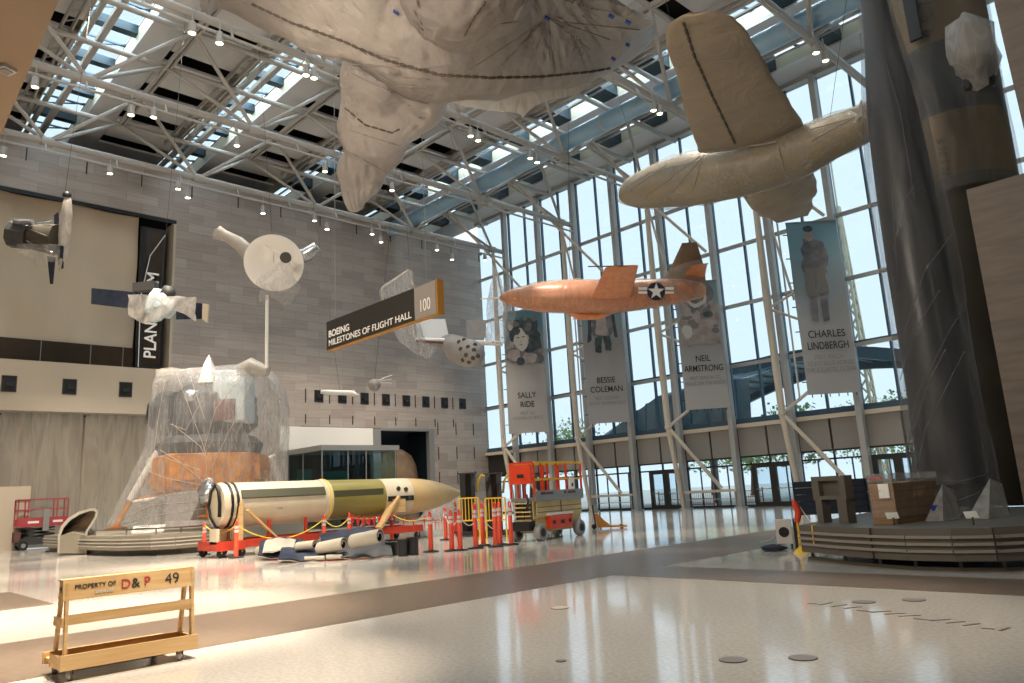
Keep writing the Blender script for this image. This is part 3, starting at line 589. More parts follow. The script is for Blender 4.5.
for k, (tl_, tr_, br_, bl_, nm, sub, q, desc, yb) in enumerate(ban):
    bl3 = on(*bl_, 1, yb+.2*(k < 3)); dep = (bl3-CP).dot(FW)
    # banner edges are vertical in the hall; it is turned about 45 degrees to the glass wall
    ang = math.radians(44); u = V((math.cos(ang), math.sin(ang), 0))
    # find width so that the far bottom corner lies under br_
    def px(p):
        d = p-CP; return 512+FPX*d.dot(RT)/d.dot(FW), 341.5-FPX*d.dot(UP)/d.dot(FW)
    w = 1.0
    for _ in range(30):
        w *= (br_[0]-bl_[0])/(px(bl3+u*w)[0]-px(bl3)[0])
    h = 5.0
    for _ in range(30):
        h *= (bl_[1]-tl_[1])/(bl_[1]-px(bl3+V((0, 0, h)))[1])
    nn = u.cross(V((0, 0, 1))); o = bl3
    t = thing('portrait_banner', bl3+u*w/2, desc+', hung before the glass wall', 'banner', 'portrait banners')
    bm_ = grad_banner('banner_print_%d' % k, ('5d8794', '7d9aa0', '8fa6aa', '7fa3ae')[k], ('a59d96', 'a29a96', 'b3aaa3', '9aa3a6')[k], ('b9b3ae', 'b5b0ad', 'bdb8b4', 'b3b0af')[k])
    cl = MB().grid(lambda a, c: o+u*w*a+V((0, 0, h*c))+nn*(.03*math.sin(c*9+a*2)), 8, 24)
    cl.v += [p-nn*.02 for p in cl.v]; nn_ = len(cl.f); L0 = len(cl.v)//2; cl.f += [tuple(i+L0 for i in f[::-1]) for f in cl.f]
    cl.build('cloth', bm_, t, 60)
    def shape(pts, m, name='printed_portrait', off=.045):
        if len(pts) < 12:
            q = []
            for (a0, c0), (a1, c1) in zip(pts, pts[1:]+pts[:1]):
                for e in range(5): q.append((a0+(a1-a0)*e/5, c0+(c1-c0)*e/5))
            pts = q
        m0 = (sum(p[0] for p in pts)/len(pts), sum(p[1] for p in pts)/len(pts))
        pts = [(min(max(m0[0]+(a-m0[0])*f, .02), .98), m0[1]+(c-m0[1])*f) for i, (a, c) in enumerate(pts) for f in [1+.28*noise.noise(V((a*7, c*26, off*90)))]]
        poly = [o+u*w*a+V((0, 0, h*c))+nn*off for a, c in pts]; MB().prism(poly, nn*.003).build(name, m, t)
    def ov(cx, cz, rx, rz, m, off=.045, a0=0, n=18, ph=0):
        asp = w/h; shape([(cx+rx*math.cos(2*PI*i/n+ph), cz+rz*asp*math.sin(2*PI*i/n+ph)) for i in range(n)], m, off=off)
    rj = random.Random(k)
    for z_ in range(26): cx_, cz_ = rj.uniform(.12, .88), rj.uniform(.6, .95); ov(cx_, cz_, rj.uniform(.03, .09), rj.uniform(.03, .10), rj.choice(('ph_pale', 'ph_coat', 'pmid')), .0435+.0001*z_, n=10) if k in (0, 2) else None
    if k == 0:
        ov(.5, .83, .42, .36, 'ph_hair', .044); ov(.70, .72, .26, .34, 'ph_hair', .0445); ov(.42, .76, .2, .27, 'pface', .05); ov(.3, .83, .12, .1, 'ph_hair', .052)
        shape([(.05, .58), (.95, .55), (.95, .68), (.6, .64), (.25, .70), (.05, .66)], 'ph_coat', off=.047); ov(.25, .63, .16, .16, 'ph_pale', .053); ov(.62, .6, .2, .14, 'ph_pale', .053); ov(.4, .58, .1, .1, 'pdark', .055); ov(.36, .775, .04, .012, 'pdark', .056); ov(.5, .78, .04, .012, 'pdark', .056); ov(.43, .74, .02, .03, 'ph_pale', .056); ov(.43, .715, .06, .014, 'ph_coat', .056)
    elif k == 1:
        ov(.5, .95, .1, .12, 'ph_hair', .046); ov(.5, .93, .07, .09, 'pface', .05); shape([(.25, .68), (.75, .68), (.82, .86), (.62, .91), (.38, .91), (.2, .86)], 'ph_coat', off=.045)
        shape([(.33, .70), (.66, .70), (.6, .88), (.4, .88)], 'ph_pale', off=.05)
        shape([(.3, .56), (.45, .56), (.48, .69), (.3, .69)], 'ph_hair', off=.048); shape([(.55, .57), (.7, .57), (.7, .69), (.52, .69)], 'ph_hair', off=.048)
        shape([(.12, .66), (.22, .66), (.26, .86), (.16, .84)], 'ph_hair', off=.049); shape([(.8, .68), (.88, .68), (.84, .85), (.76, .86)], 'ph_hair', off=.049)
    elif k == 2:
        shape([(.06, .5), (.94, .5), (.96, .8), (.7, .9), (.35, .9), (.08, .8)], 'ph_pale', off=.044); ov(.48, .9, .38, .42, 'ph_coat', .047); ov(.48, .88, .26, .26, 'psuit', .05); ov(.5, .88, .18, .19, 'ph_hair', .052)
        ov(.68, .73, .14, .12, 'ph_coat', .05); ov(.68, .73, .08, .07, 'pdark', .053); shape([(.12, .7), (.3, .69), (.3, .72), (.12, .73)], 'pmid', off=.052); ov(.2, .6, .12, .16, 'psuit', .05)
    else:
        ov(.42, .92, .09, .12, 'ph_pale', .05); ov(.42, .955, .1, .07, 'ph_hair', .052); shape([(.22, .70), (.66, .70), (.76, .80), (.66, .87), (.5, .89), (.3, .89), (.2, .80)], 'ph_coat', off=.046)
        shape([(.24, .56), (.42, .54), (.45, .72), (.24, .72)], 'pmid', off=.048); shape([(.46, .56), (.66, .57), (.62, .72), (.44, .72)], 'pmid', off=.048)
        shape([(.27, .41), (.39, .40), (.41, .54), (.29, .56)], 'ph_coat', off=.05); shape([(.48, .41), (.6, .41), (.62, .55), (.5, .56)], 'ph_coat', off=.05)
    zt0 = {0: .30, 1: .335, 2: .385, 3: .335}[k]; lh = w*.2
    for i, s in enumerate(nm): text(s, o+u*w*.5+V((0, 0, h*zt0-i*lh*1.15))+nn*.06, u, (0, 0, 1), w*.205, 'darkletter', t, 'name_lettering', stretch=.84 if len(s) < 9 else .72, bold=.004)
    for i, s in enumerate(sub): text(s, o+u*w*.5+V((0, 0, h*zt0-2.25*lh-i*lh*.62))+nn*.06, u, (0, 0, 1), w*.12, 'grayletter', t, 'small_lettering', stretch=.74)
    b = MB()
    for i in range(7): z = h*(i+.5)/7; b.bar(o+V((0, 0, z)), o+V((0, 0, z))-u*.22, .05)
    for i in range(6): b.bar(o+u*w*(i+.5)/6, o+u*w*(i+.5)/6-V((0, 0, .16)), .04)
    b.build('tie', 'darkmet', t)
    MB().bar(o+V((0, 0, h)), o+V((0, 0, h))+u*w, .07).build('top_bar', 'greymet', t)
    sp = o-u*.45-V((0, 0, .3)); MB().tube(sp, sp+V((0, 0, h+.6)), .05).build('side_pole', 'steelblue', t, True)
# ------------------------------------------------ nearby slabs framing the view
a = on(59, 0, 2, 5.4); c = on(0, 137, 2, 5.4); d = (a-c).normalized(); A = a+d*4; Cc = c-d*3; off = V((0, -1, 0))*7+V((-1, 0, 0))*0
poly = [A, Cc, Cc+V((1.5, -5, 0)), A+V((1.5, -5, 0))]
s = struct(MB().prism(poly, (0, 0, .5)).build('ceiling_balcony', 'soffit', origin=(0, 0, 0)), 'tan plaster soffit of the near balcony', 'ceiling')
pe = on(6, 68, 2, 5.4)
t = thing('soffit_downlight', pe-V((0, 0, .0)), 'small square recessed downlight in the tan soffit at the upper left', 'downlight')
MB().cbox(pe-V((0, 0, .015)), .12, .12, .03, .4).build('frame', 'white', t); MB().cbox(pe-V((0, 0, .035)), .08, .08, .01, .4).build('diffuser', 'signgrey', t)
a = on(966, 190, 1, 15.8); y = 15.8
# lower right block: top edge rises slightly out of frame
b = MB(); b.box(a.x, a.x+4, y, y+.6, 0, a.z); struct(b.build('wall_right', 'blockst', origin=(0, 0, 0)), 'stone clad block at the right edge beside the wrapped missiles', 'wall')
e0 = on(989, -20, 1, 13.5); e1 = on(1024, 130, 1, 13.5); e1b = e1+(e1-e0)*.15
b = MB().prism([e0+(e0-e1)*.5, e1b, V((1.8, 13.5, e1b.z)), V((1.8, 13.5, e0.z+(e0-e1).z*.5))], (0, .5, 0)); struct(b.build('wall_right_upper', 'blockst', origin=(0, 0, 0)), 'stone clad upper wall corner at the top right', 'wall')
# ------------------------------------------------ outside
b = MB(); b.box(-180, 120, YG+.3, 260, -.3, -.02); struct(b.build('ground', 'paving', origin=(0, 0, 0)), 'pale paving outside the glass wall', 'ground')
# arched canopy
def arc(x0, x1, zc, h, n=28): return [((x0+(x1-x0)*i/n), zc+h*math.sin(PI*i/n)**.8) for i in range(n+1)]
yc = 52
pl = on(640, 440, 1, yc); pr = on(1010, 430, 1, yc); pk = on(862, 352, 1, yc)
t = thing('arched_canopy', ((pl.x+pr.x)/2, yc, 0), 'blue grey arched entrance canopy outside beyond the glass wall', 'canopy')
A1 = arc(pl.x-3, pr.x+4, pl.z-1.5, pk.z-pl.z+1.6)
def archbeam(y, w, th):
    R = [[V((x, y, z)), V((x, y+w, z)), V((x, y+w, z+th)), V((x, y, z+th))] for x, z in A1]; return MB().rings(R)
archbeam(yc, .5, .85).build('arch_rib', 'canopy', t); archbeam(yc+9, .5, .7).build('arch_rib', 'canopy', t)
b = MB()
for x, z in A1[::1]: b.bar((x, yc, z+.5), (x, yc+9, z+.5), .12)
b.build('purlin', 'canopy', t)
b = MB(); R = [[V((x, yc+.5, z+.6)), V((x, yc+9, z+.6))] for x, z in A1]; b.rings(R, cap=False, closed=False); b.build('canopy_glazing', 'canopyg', t)
for x, z in (A1[2], A1[-3], A1[8]): MB().tube((x, yc+.2, -.02), (x, yc+.2, z+.1), .2).build('post', 'canopy', t, True)
# left canopy hall behind second banner
t = thing('glass_canopy', (-44, 46, 0), 'ribbed blue glass canopy outside behind the left and middle banners', 'canopy')
pts = [on(550, 470, 1, 56), on(600, 440, 1, 56), on(640, 412, 1, 56), on(668, 392, 1, 56), on(720, 372, 1, 56), on(760, 362, 1, 56)]
pts = [on(a, b_, 1, 48) for a, b_ in ((550, 470), (600, 440), (640, 412), (668, 392), (720, 378), (760, 372))]
R = [[V((p.x, 46, max(p.z-4.0, 4.4))), V((p.x, 46.4, p.z-.5)), V((p.x, 51, p.z+.5))] for p in pts]
MB().rings(R, cap=False, closed=False).build('canopy_glazing', 'canopyg', t)
b = MB()
for a_, c_ in zip(R, R[1:]):
    for s in (0, .33, .66):
        q = [a_[i].lerp(c_[i], s) for i in range(3)]; b.bar(q[0], q[1], .14); b.bar(q[1], q[2], .14)
b.build('rib', 'canopy', t)
for p in pts[::2]: MB().tube((p.x, 46.2, -.02), (p.x, 46.2, max(p.z-3.9, 4.5)), .15).build('post', 'canopy', t, True)
# trees
def tree(x, y, h, r, lab, kind):
    t = thing('street_tree', (x, y, 0), lab, 'tree', 'trees outside the entrance')
    MB().path([(x, y, -.02), (x+.2, y, h*.3), (x, y, h*.6)], [.3, .22, .12]).build('trunk', 'trunk', t, True)
    b = MB(); rnd = random.Random(int(x*10))
    for k in range(2600):
        d = V((rnd.gauss(0, 1), rnd.gauss(0, 1), rnd.gauss(0, 1))).normalized()*r*rnd.uniform(.4, 1)*(1+.3*noise.noise(V((k*.01, x, 0)))); c = V((x, y, h*.68))+V((d.x, d.y, d.z*h*.38/r)); s = rnd.uniform(.08, .22)
        a = V((rnd.gauss(0, 1), rnd.gauss(0, 1), rnd.gauss(0, 1))).normalized()*s; e = a.cross(V((rnd.random(), rnd.random(), rnd.random()))).normalized()*s
        b.add([c-a, c+e, c+a, c-e], [(0, 1, 2, 3)])
    b.build('foliage', 'leaf', t)
for k, (px_, yy, h, r, lb) in enumerate(((752, 75, 7.5, 4, 'leafy green tree outside, framed just left of the rightmost banner'), (712, 85, 9, 5, 'leafy green tree outside below the third banner'), (915, 78, 9, 5, 'leafy green tree outside, left of the wrapped missile'), (870, 95, 10, 5, 'pale green tree outside under the arched canopy'), (575, 70, 10, 4, 'green tree outside behind the second banner'), (530, 74, 8, 4, 'green tree outside just above the orange scissor lift'), (800, 66, 8, 3, 'green tree seen through the upper glazing beside the doors'))):
    p = on(px_, 480, 1, yy); tree(p.x, yy, h, r, lb, k)
p = on(851, 300, 1, 68); t = thing('lattice_tower', (p.x, 68, 0), 'pale slender lattice tower standing outside right of the rightmost banner', 'tower')
b = MB()
for dx, dy in ((-.8, -.8), (.8, -.8), (.8, .8), (-.8, .8)): b.bar((p.x+dx, 68+dy, -.02), (p.x+dx*.15, 68+dy*.15, 26), .22)
for k in range(18):
    z = k*1.4; f = 1-.85*z/26; f2 = 1-.85*(z+1.4)/26
    for a_, c_ in (((-.8, -.8), (.8, -.8)), ((.8, -.8), (.8, .8))): b.bar((p.x+a_[0]*f, 68+a_[1]*f, z), (p.x+c_[0]*f2, 68+c_[1]*f2, z+1.4), .14); b.bar((p.x+c_[0]*f, 68+c_[1]*f, z), (p.x+a_[0]*f2, 68+a_[1]*f2, z+1.4), .14)
b.build('lattice', 'tower', t); MB().bar((p.x, 68, 25.8), (p.x, 68, 31), .12).build('spire', 'tower', t)
for k, (x, lb) in enumerate(((-33.5, 'red mesh fence panel outside left of the first door'), (-27, 'red mesh fence panel outside between the doors'), (-21.5, 'red mesh fence panel outside behind the second door'), (-30.8, 'red mesh fence panel outside behind the first door'))):
    t = thing('fence_panel', (x, 47.5, 0), lb, 'fence', 'red fence panels outside'); b = MB()
    for z in (.1, .5, .9): b.bar((x-1, 47.5, z), (x+1, 47.5, z), .05)
    for i in range(14): b.bar((x-1+i*.154, 47.5, .1), (x-1+i*.154, 47.5, .9), .02)
    b.build('mesh', 'fence', t)
    for s in (-1, 1): MB().bar((x+s, 47.5, -.02), (x+s, 47.5, 1.1), .07).build('post', 'fence', t)
# ================================================================ AIRCRAFT AND SPACECRAFT OVERHEAD
def hang(t, pts, name='cable'):
    for p in pts: MB().tube(p, (p[0], p[1], ZL-.15), .012, n=5).build(name, 'greymet', t)
def nearest_truss(x): return min(TX, key=lambda a: abs(a-x))
def wires(t, pts):
    for p in pts: MB().tube(p, (nearest_truss(p.x), p.y, ZL-.1), .007, n=5).build('suspension_cable', 'crate', t)
def PP(a, d): return P(a[0], a[1], d)
# --- big shrouded aircraft at the top (wing across the view, body running away)
t = thing('shrouded_monoplane', P(450, 70, 20), 'huge propeller plane wrapped in tan plastic sheeting, hanging at the top centre', 'airplane')
wst = [((206, 15), (200, -12), .25, 20), ((222, 9), (216, -45), .5, 20), ((262, 23), (256, -80), .8, 19.6), ((300, 45), (292, -95), 1.0, 19.2), ((346, 62), (330, -100), 1.3, 19), ((395, 88), (380, -95), 1.4, 19), ((440, 101), (430, -90), 1.3, 19),
       ((490, 97), (480, -80), 1.2, 19), ((535, 94), (520, -66), 1.2, 19.4), ((575, 88), (565, -40), 1.0, 19.8), ((610, 70), (596, -8), .8, 20.2), ((634, 53), (622, 10), .6, 20.6), ((650, 38), (641, 19), .4, 20.9), ((655, 30), (651, 24), .12, 21)]
st = [(PP(a, d+1.2), PP(c, d-2.2), th*1.15) for a, c, th, d in wst]
def to_px(p):
    d = p-CP; f = d.dot(FW); return 512+FPX*d.dot(RT)/f, 341.5-FPX*d.dot(UP)/f
def folds(mb, hubs, amp):
    """pull the sheet into ridges that radiate from the points where it is gathered"""
    H = [(P(x, y, d), k, ln, a) for x, y, d, k, ln, a in hubs]
    for i, p in enumerate(mb.v):
        s = 0
        for h, k, ln, a in H:
            q = p-h; r = math.hypot(q.dot(RT), q.dot(UP)); th = math.atan2(q.dot(UP), q.dot(RT))
            w = math.exp(-(r/ln)**2)*min(1, r/.5)
            s += a*w*(1-2*abs(noise.noise(V((th*k, r*.08, k)))*1.6))
        mb.v[i] = p-FW*s*amp
    return mb
HUBS = [(548, 18, 19, 9, 2.6, 1.0), (347, 63, 20, 8, 2.2, 1.0), (480, -120, 17, 9, 4.2, .9), (640, 30, 20.5, 7, 1.0, .5), (440, 108, 21, 8, 1.6, .7), (350, 225, 24, 6, 2.2, .5)]
b = folds(MB().rings(ell_loft(smooth_st(st, 14), 130)).wrinkle(.14, .6, (1, 1, 1), 3), HUBS, .15)
b.build('wing_shroud', 'cloth', t, 70)
fst = [((346, 40), (452, 40), 2.2, 19.8), ((343, 66), (452, 70), 2.2, 20.4), ((340, 104), (446, 106), 2.0, 21.4), ((341, 125), (424, 128), 1.7, 22.2), ((341, 148), (405, 146), 1.4, 23), ((338, 172), (392, 168), 1.1, 23.8), ((340, 190), (384, 190), .9, 24.3), ((346, 206), (368, 204), .5, 24.8), ((352, 211), (360, 210), .1, 25)]
st = [(PP(a, d), PP(c, d), th) for a, c, th, d in fst]
folds(MB().rings(ell_loft(smooth_st(st, 16), 110)).wrinkle(.16, 1.0, (1, 1, .6), 8).wrinkle(.04, 3.0, (1, 1, 1.6), 2), HUBS, .12).build('fuselage_shroud', 'cloth', t, 70)
nst = [((395, 20), (450, 30), .6, 18.4), ((410, 12), (520, 30), 1.4, 17.8), ((408, -15), (540, 2), 2.0, 17.2), ((400, -50), (550, -40), 2.4, 16.8), ((410, -90), (540, -90), 2.2, 16.6)]
nst = [((452, 44), (476, 44), .2, 18.0), ((430, 38), (500, 36), .9, 17.6), ((408, 18), (524, 18), 1.6, 17.2), ((398, -12), (540, -8), 2.1, 16.8), ((396, -50), (546, -50), 2.3, 16.6), ((405, -95), (536, -95), 1.9, 16.6)]
folds(MB().rings(ell_loft(smooth_st([(PP(a, d), PP(c, d), th) for a, c, th, d in nst], 14), 110)).wrinkle(.1, 1.0, (1, 1, 1), 12), HUBS, .12).build('nose_shroud', 'cloth', t, 70)
def flap(u, v):
    top = PP((446+150*u, 103-4*math.sin(u*PI)-30*max(0, u-.35)), 19.8); tip = PP((522, 118), 19.6); bow = 1-abs(u-.5)*2
    return top.lerp(tip, v*min(1, .25+bow*.9)) + V((0, 0, .05*math.sin(u*14+v*3)))
MB().grid(flap, 24, 10).build('loose_film', 'filmx', t, 70)
# folds radiating from the taped point, seams and blue tape
def crease(pts, r, m, nm, d0):
    MB().path([PP((x, y), d) for x, y, d in pts], r, 5).build(nm, m, t, True)
def seam(pts, nm='taped_seam', m='seam', n=6):
    b = MB()
    for (x0, y0, d0), (x1, y1, d1) in zip(pts, pts[1:]):
        for i in range(n):
            u = i/n; a = PP((x0+(x1-x0)*u, y0+(y1-y0)*u), d0+(d1-d0)*u); c = PP((x0+(x1-x0)*(u+.75/n), y0+(y1-y0)*(u+.75/n)+(1 if i % 2 else 0)), d0+(d1-d0)*u)
            b.bar(a, c, .05)
    b.build(nm, m, t)
def hit_depth(o_list, x, y):
    """depth of the first surface of the listed objects along the ray"""
    r = ray(x, y); best = None
    for o in o_list:
        mw = Matrix.Translation(o.parent.location if o.parent else o.location); inv = mw.inverted()
        ok, loc, nrm, idx = o.ray_cast(inv @ CP, r.normalized())
        if ok:
            dd = (mw @ loc-CP).dot(FW)
            if best is None or dd < best: best = dd
    return best
bpy.context.view_layer.update()
def surf_line(objs, pts, r, m, nm, par, dash=0, lift=.03):
    b = MB(); L_ = []
    for (x0, y0), (x1, y1) in zip(pts, pts[1:]):
        n = max(2, int(math.hypot(x1-x0, y1-y0)/4))
        L_ += [(x0+(x1-x0)*i/n, y0+(y1-y0)*i/n) for i in range(n)]
    L_.append(pts[-1]); Q = []
    for x, y in L_:
        d = hit_depth(objs, x, y)
        Q.append(PP((x, y), d-lift) if d else None)
    runs = [[]]
    for q in Q:
        if q is None or (runs[-1] and (q-runs[-1][-1]).length > 1.2): runs.append([])
        if q is not None: runs[-1].append(q)
    run = max(runs, key=len)
    if len(run) < 2: return
    rs = [r*.5*(.35 if dash and i % dash == dash-1 else 1) for i in range(len(run))] if dash else [r*.5]*len(run)
    if dash:
        run2, rs2 = [], []
        for i, q in enumerate(run[:-1]):
            for e in (0, .5): run2.append(q.lerp(run[i+1], e)); rs2.append(r*(.55 if (i*2+(e > 0)) % 4 < 3 else .22))
        run, rs = run2, rs2
    b.path(run, rs, 6)
    if b.v: b.build(nm, m, par)
ob = [c for c in t.children if 'shroud' in c.name]
surf_line(ob, [(252, 4), (290, 22), (345, 42), (385, 60), (440, 75), (490, 78), (540, 77), (590, 72), (612, 68)], .07, 'seam', 'taped_seam', t, 5)
surf_line(ob, [(485, 2), (472, 20), (463, 38)], .06, 'seam', 'taped_seam', t, 4)
surf_line(ob, [(345, 108), (365, 125), (392, 133), (402, 128)], .05, 'seam', 'taped_seam', t, 5)
for pts in ([(548, 18), (470, 70)], [(548, 18), (500, 66)], [(548, 18), (530, 66)], [(548, 18), (552, 64)], [(548, 18), (590, 50)], [(548, 18), (610, 40)], [(548, 18), (500, 24), (476, 42)], [(348, 64), (420, 68), (450, 66)], [(350, 68), (430, 80)], [(352, 74), (410, 100), (428, 104)], [(365, 66), (395, 86), (436, 88)], [(560, 22), (640, 30)], [(348, 130), (400, 146)], [(346, 150), (385, 172)]):
    surf_line(ob, pts, .035, 'cloth', 'gathered_fold', t, 0, .01)
b = MB()
for x, y in ((547, 18), (611, 16), (628, 22), (627, 44), (613, 58), (396, 12), (534, 95)):
    d = hit_depth(ob, x, y)
    if d: b.bar(PP((x-2.5, y-1), d-.05), PP((x+2.5, y+2), d-.05), .1, .03)
b.build('blue_tape', 'tape', t)
wires(t, [P(300, 10, 19), P(470, 20, 19), P(600, 30, 20.4)])
# --- wrapped twin jet, upper right
t = thing('shrouded_jet', P(740, 165, 23), 'tan straight winged jet wrapped in clear plastic at the upper right, nose left', 'airplane')
fs = [((620, 192), (621, 200), .2, 26.2), ((627, 183), (627, 205), .8, 26), ((640, 173), (641, 208), 1.2, 25.6), ((667, 161), (668, 207), 1.5, 25), ((701, 152), (702, 204), 1.7, 24.3), ((741, 144), (742, 196), 1.8, 23.6), ((778, 136), (780, 184), 1.7, 22.9), ((809, 124), (811, 172), 1.5, 22.3), ((829, 117), (832, 160), 1.4, 21.9), ((856, 107), (860, 146), 1.25, 21.4), ((882, 96), (886, 131), 1.1, 20.9), ((896, 92), (898, 122), .8, 20.6), ((903, 94), (904, 116), .4, 20.5)]
st = smooth_st([(PP(a, d), PP(c, d), th) for a, c, th, d in fs], 4)
R = ell_loft(st, 32); body = MB().rings(R).build('fuselage', 'olive', t, 60)
film_ = MB().rings([[((p-V((sum(q.x for q in r)/32, sum(q.y for q in r)/32, sum(q.z for q in r)/32)))*1.07+V((sum(q.x for q in r)/32, sum(q.y for q in r)/32, sum(q.z for q in r)/32))) for p in r] for r in R]).wrinkle(.1, 1.7, (1, 1, 1), 4); f_ = film_.build('plastic_film', 'filml', t, 70)
wg = [((697, 152), (807, 131), .45, 22.6), ((684, 108), (786, 98), .36, 20.9), ((673, 66), (765, 62), .30, 19.4), ((666, 40), (750, 38), .24, 18.3), ((670, 24), (738, 22), .16, 17.8), ((684, 14), (724, 14), .1, 17.5), ((698, 12), (710, 12), .03, 17.4)]
wing = MB().rings(ell_loft(smooth_st([(PP(a, d+.25), PP(c, d-.1), th) for a, c, th, d in wg], 5), 28)).wrinkle(.07, 1.3, (1, 1, 1), 6).wrinkle(.03, 3.5, (1, 1, 1), 9).build('wing', 'clothw', t, 60)
wg2 = [((738, 190), (814, 170), .4, 24.2), ((750, 206), (816, 190), .3, 25.4), ((760, 216), (812, 206), .22, 26.6), ((775, 222), (806, 217), .1, 27.4)]
MB().rings(ell_loft(smooth_st([(PP(a, d), PP(c, d), th) for a, c, th, d in wg2], 5), 24)).wrinkle(.12, 1.6, (1, 1, 1), 3).build('far_wing', 'clothw', t, 60)
bpy.context.view_layer.update()
surf_line([wing], [(683, 22), (695, 58), (712, 96), (738, 150)], .07, 'seam', 'taped_seam', t, 5)
surf_line([wing, f_], [(700, 152), (740, 148), (776, 142)], .06, 'cloth', 'film_edge', t)
for pts in ([(630, 190), (667, 164)], [(640, 200), (700, 156)], [(628, 186), (650, 172), (700, 160)], [(664, 200), (702, 158)], [(778, 145), (786, 178)], [(808, 130), (850, 118)], [(812, 140), (870, 108)], [(704, 154), (690, 198)]):
    surf_line([f_], pts, .03, 'cloth', 'gathered_fold', t, 0, .01)
d = hit_depth([f_], 862, 111) or 21; c = PP((861, 111), d-.06)
MB().prism(star_pts(c, RT*.96+UP*.25, UP, .33), FW*.01).build('star_emblem', 'reflect', t)
wires(t, [P(700, 150, 24), P(830, 118, 21.5)])
# --- orange rocket plane in the centre
t = thing('orange_rocket_plane', P(600, 297, 34), 'orange rocket plane under clear film with a white star emblem, hanging at the centre right', 'airplane')
fs = [((499, 297.5), (499, 298.5), .06, 34.6), ((504, 293), (504, 302), .5, 34.5), ((512, 289.5), (512, 306), .8, 34.4), ((538, 283), (538, 311.5), 1.25, 34.2), ((568, 280), (568, 313), 1.45, 34), ((597, 280), (597, 314), 1.45, 34), ((626, 280), (626, 312), 1.4, 34), ((656, 279), (656, 307), 1.2, 34), ((680, 279), (680, 303), .95, 34), ((700, 282), (700, 298), .6, 34), ((705, 286), (705, 295), .35, 34)]
R = ell_loft(smooth_st([(PP(a, d), PP(c, d), th) for a, c, th, d in fs], 4), 28); MB().rings(R).build('fuselage', 'jet', t, 60)
MB().rings([[((p-sum(r, V((0, 0, 0)))/28)*1.06+sum(r, V((0, 0, 0)))/28) for p in r] for r in R]).wrinkle(.06, 2.2, (1, 1, 1), 4).build('plastic_film', 'film', t, 70)
MB().rings(ell_loft(smooth_st([(PP(a, d), PP(c, d), th) for a, c, th, d in (((591, 299), (632, 297), .22, 33.4), ((597, 286), (634, 284), .18, 32.4), ((604, 270), (638, 267), .12, 31.2), ((607, 267), (637, 265.5), .05, 31))], 4), 20)).build('near_wing', 'jet', t, 60)
MB().rings(ell_loft(smooth_st([(PP(a, d), PP(c, d), th) for a, c, th, d in (((584, 311), (626, 309), .22, 34.8), ((578, 316), (612, 314), .16, 36.2), ((572, 319), (600, 317), .1, 37.4))], 4), 20)).build('far_wing', 'jet', t, 60)
MB().grid(lambda u, v: PP((660+48*u-6*v, 306-(22+44*u*(1-.5*u))*v*1.05), 33.5-.2*math.sin(u*13+v*7)), 22, 14).build('loose_film', 'film', t, 70)
MB().rings(ell_loft(smooth_st([(PP(a, 34), PP(c, 34), th) for a, c, th in (((656, 285), (706, 294), .25), ((668, 272), (705, 272), .16), ((676, 256), (701, 256), .12), ((682, 243), (696.5, 242), .08))], 4), 18)).build('tail_fin', 'bronze', t, 60)
MB().rings(ell_loft(smooth_st([(PP(a, d), PP(c, d), th) for a, c, th, d in (((684, 277), (705, 277), .12, 33.8), ((687, 271), (707, 266), .08, 32.8), ((692, 266), (709, 263), .04, 32.2))], 3), 16)).build('tailplane', 'jet', t, 60)
MB().rings(ell_loft([(PP(a, 34), PP(c, 34), th) for a, c, th in (((566, 305), (568, 315), .3), ((578, 312), (580, 320), .5), ((596, 314), (598, 320), .5), ((610, 308), (612, 314), .3))], 16)).build('belly_fairing', 'jet', t, 60)
MB().tube(P(499, 298, 34.6), P(480, 299, 34.8), .025, n=6).build('nose_probe', 'tan', t)
MB().tube(P(588, 266.5, 31.1), P(626, 266, 31), .025, n=6).build('pitot_tube', 'darkmet', t)
c = P(656, 291.5, 33.2); b = MB().lathe([(.001, 0), (.4, 0), (.4, .02), (.001, .02)], c, 24, axis=-FW); b.build('emblem_disc', 'pad', t)
MB().prism(star_pts(c-FW*.05, RT, UP, .38), -FW*.01).bar(c-RT*.78+UP*.13-FW*.04, c-RT*.4+UP*.13-FW*.04, .04, .12).bar(c-RT*.78-UP*.05-FW*.04, c-RT*.4-UP*.05-FW*.04, .04, .1).bar(c+RT*.4+UP*.13-FW*.04, c+RT*.78+UP*.13-FW*.04, .04, .12).bar(c+RT*.4-UP*.05-FW*.04, c+RT*.78-UP*.05-FW*.04, .04, .1).build('star_emblem', 'white', t)
wires(t, [P(570, 280, 34), P(672, 276, 34)])
# --- dish antenna probe
D = 30; c = P(274, 263, D)
t = thing('dish_space_probe', c, 'white dish antenna space probe with two stubby wrapped booms, hanging before the stone wall', 'spacecraft')
ax = (CP-c).normalized()*.86+RT*-.12+V((0, 0, -.2)); ax.normalize()
MB().lathe([(.02, -.35), (.3, -.33), (.8, -.2), (1.12, 0), (1.16, .03), (1.1, .04), (.8, -.12), (.3, -.25), (.02, -.27)], c, 40, axis=ax).build('dish', 'pole', t, 50)
q = P(286, 257, D-.9); MB().lathe([(.001, 0), (.2, 0), (.22, .12), (.001, .14)], q, 20, axis=ax).build('feed_horn', 'darkmet', t, True)
for a_ in (0, 2.1, 4.2):
    MB().tube(q, c+RT*.9*math.cos(a_)+UP*.9*math.sin(a_), .015, n=5).build('feed_strut', 'pole', t)
MB().lathe([(.55, -.95), (.6, -.9), (.6, -.35), (.3, -.3)], c, 8, axis=ax).build('equipment_bay', 'greymet', t, 30)
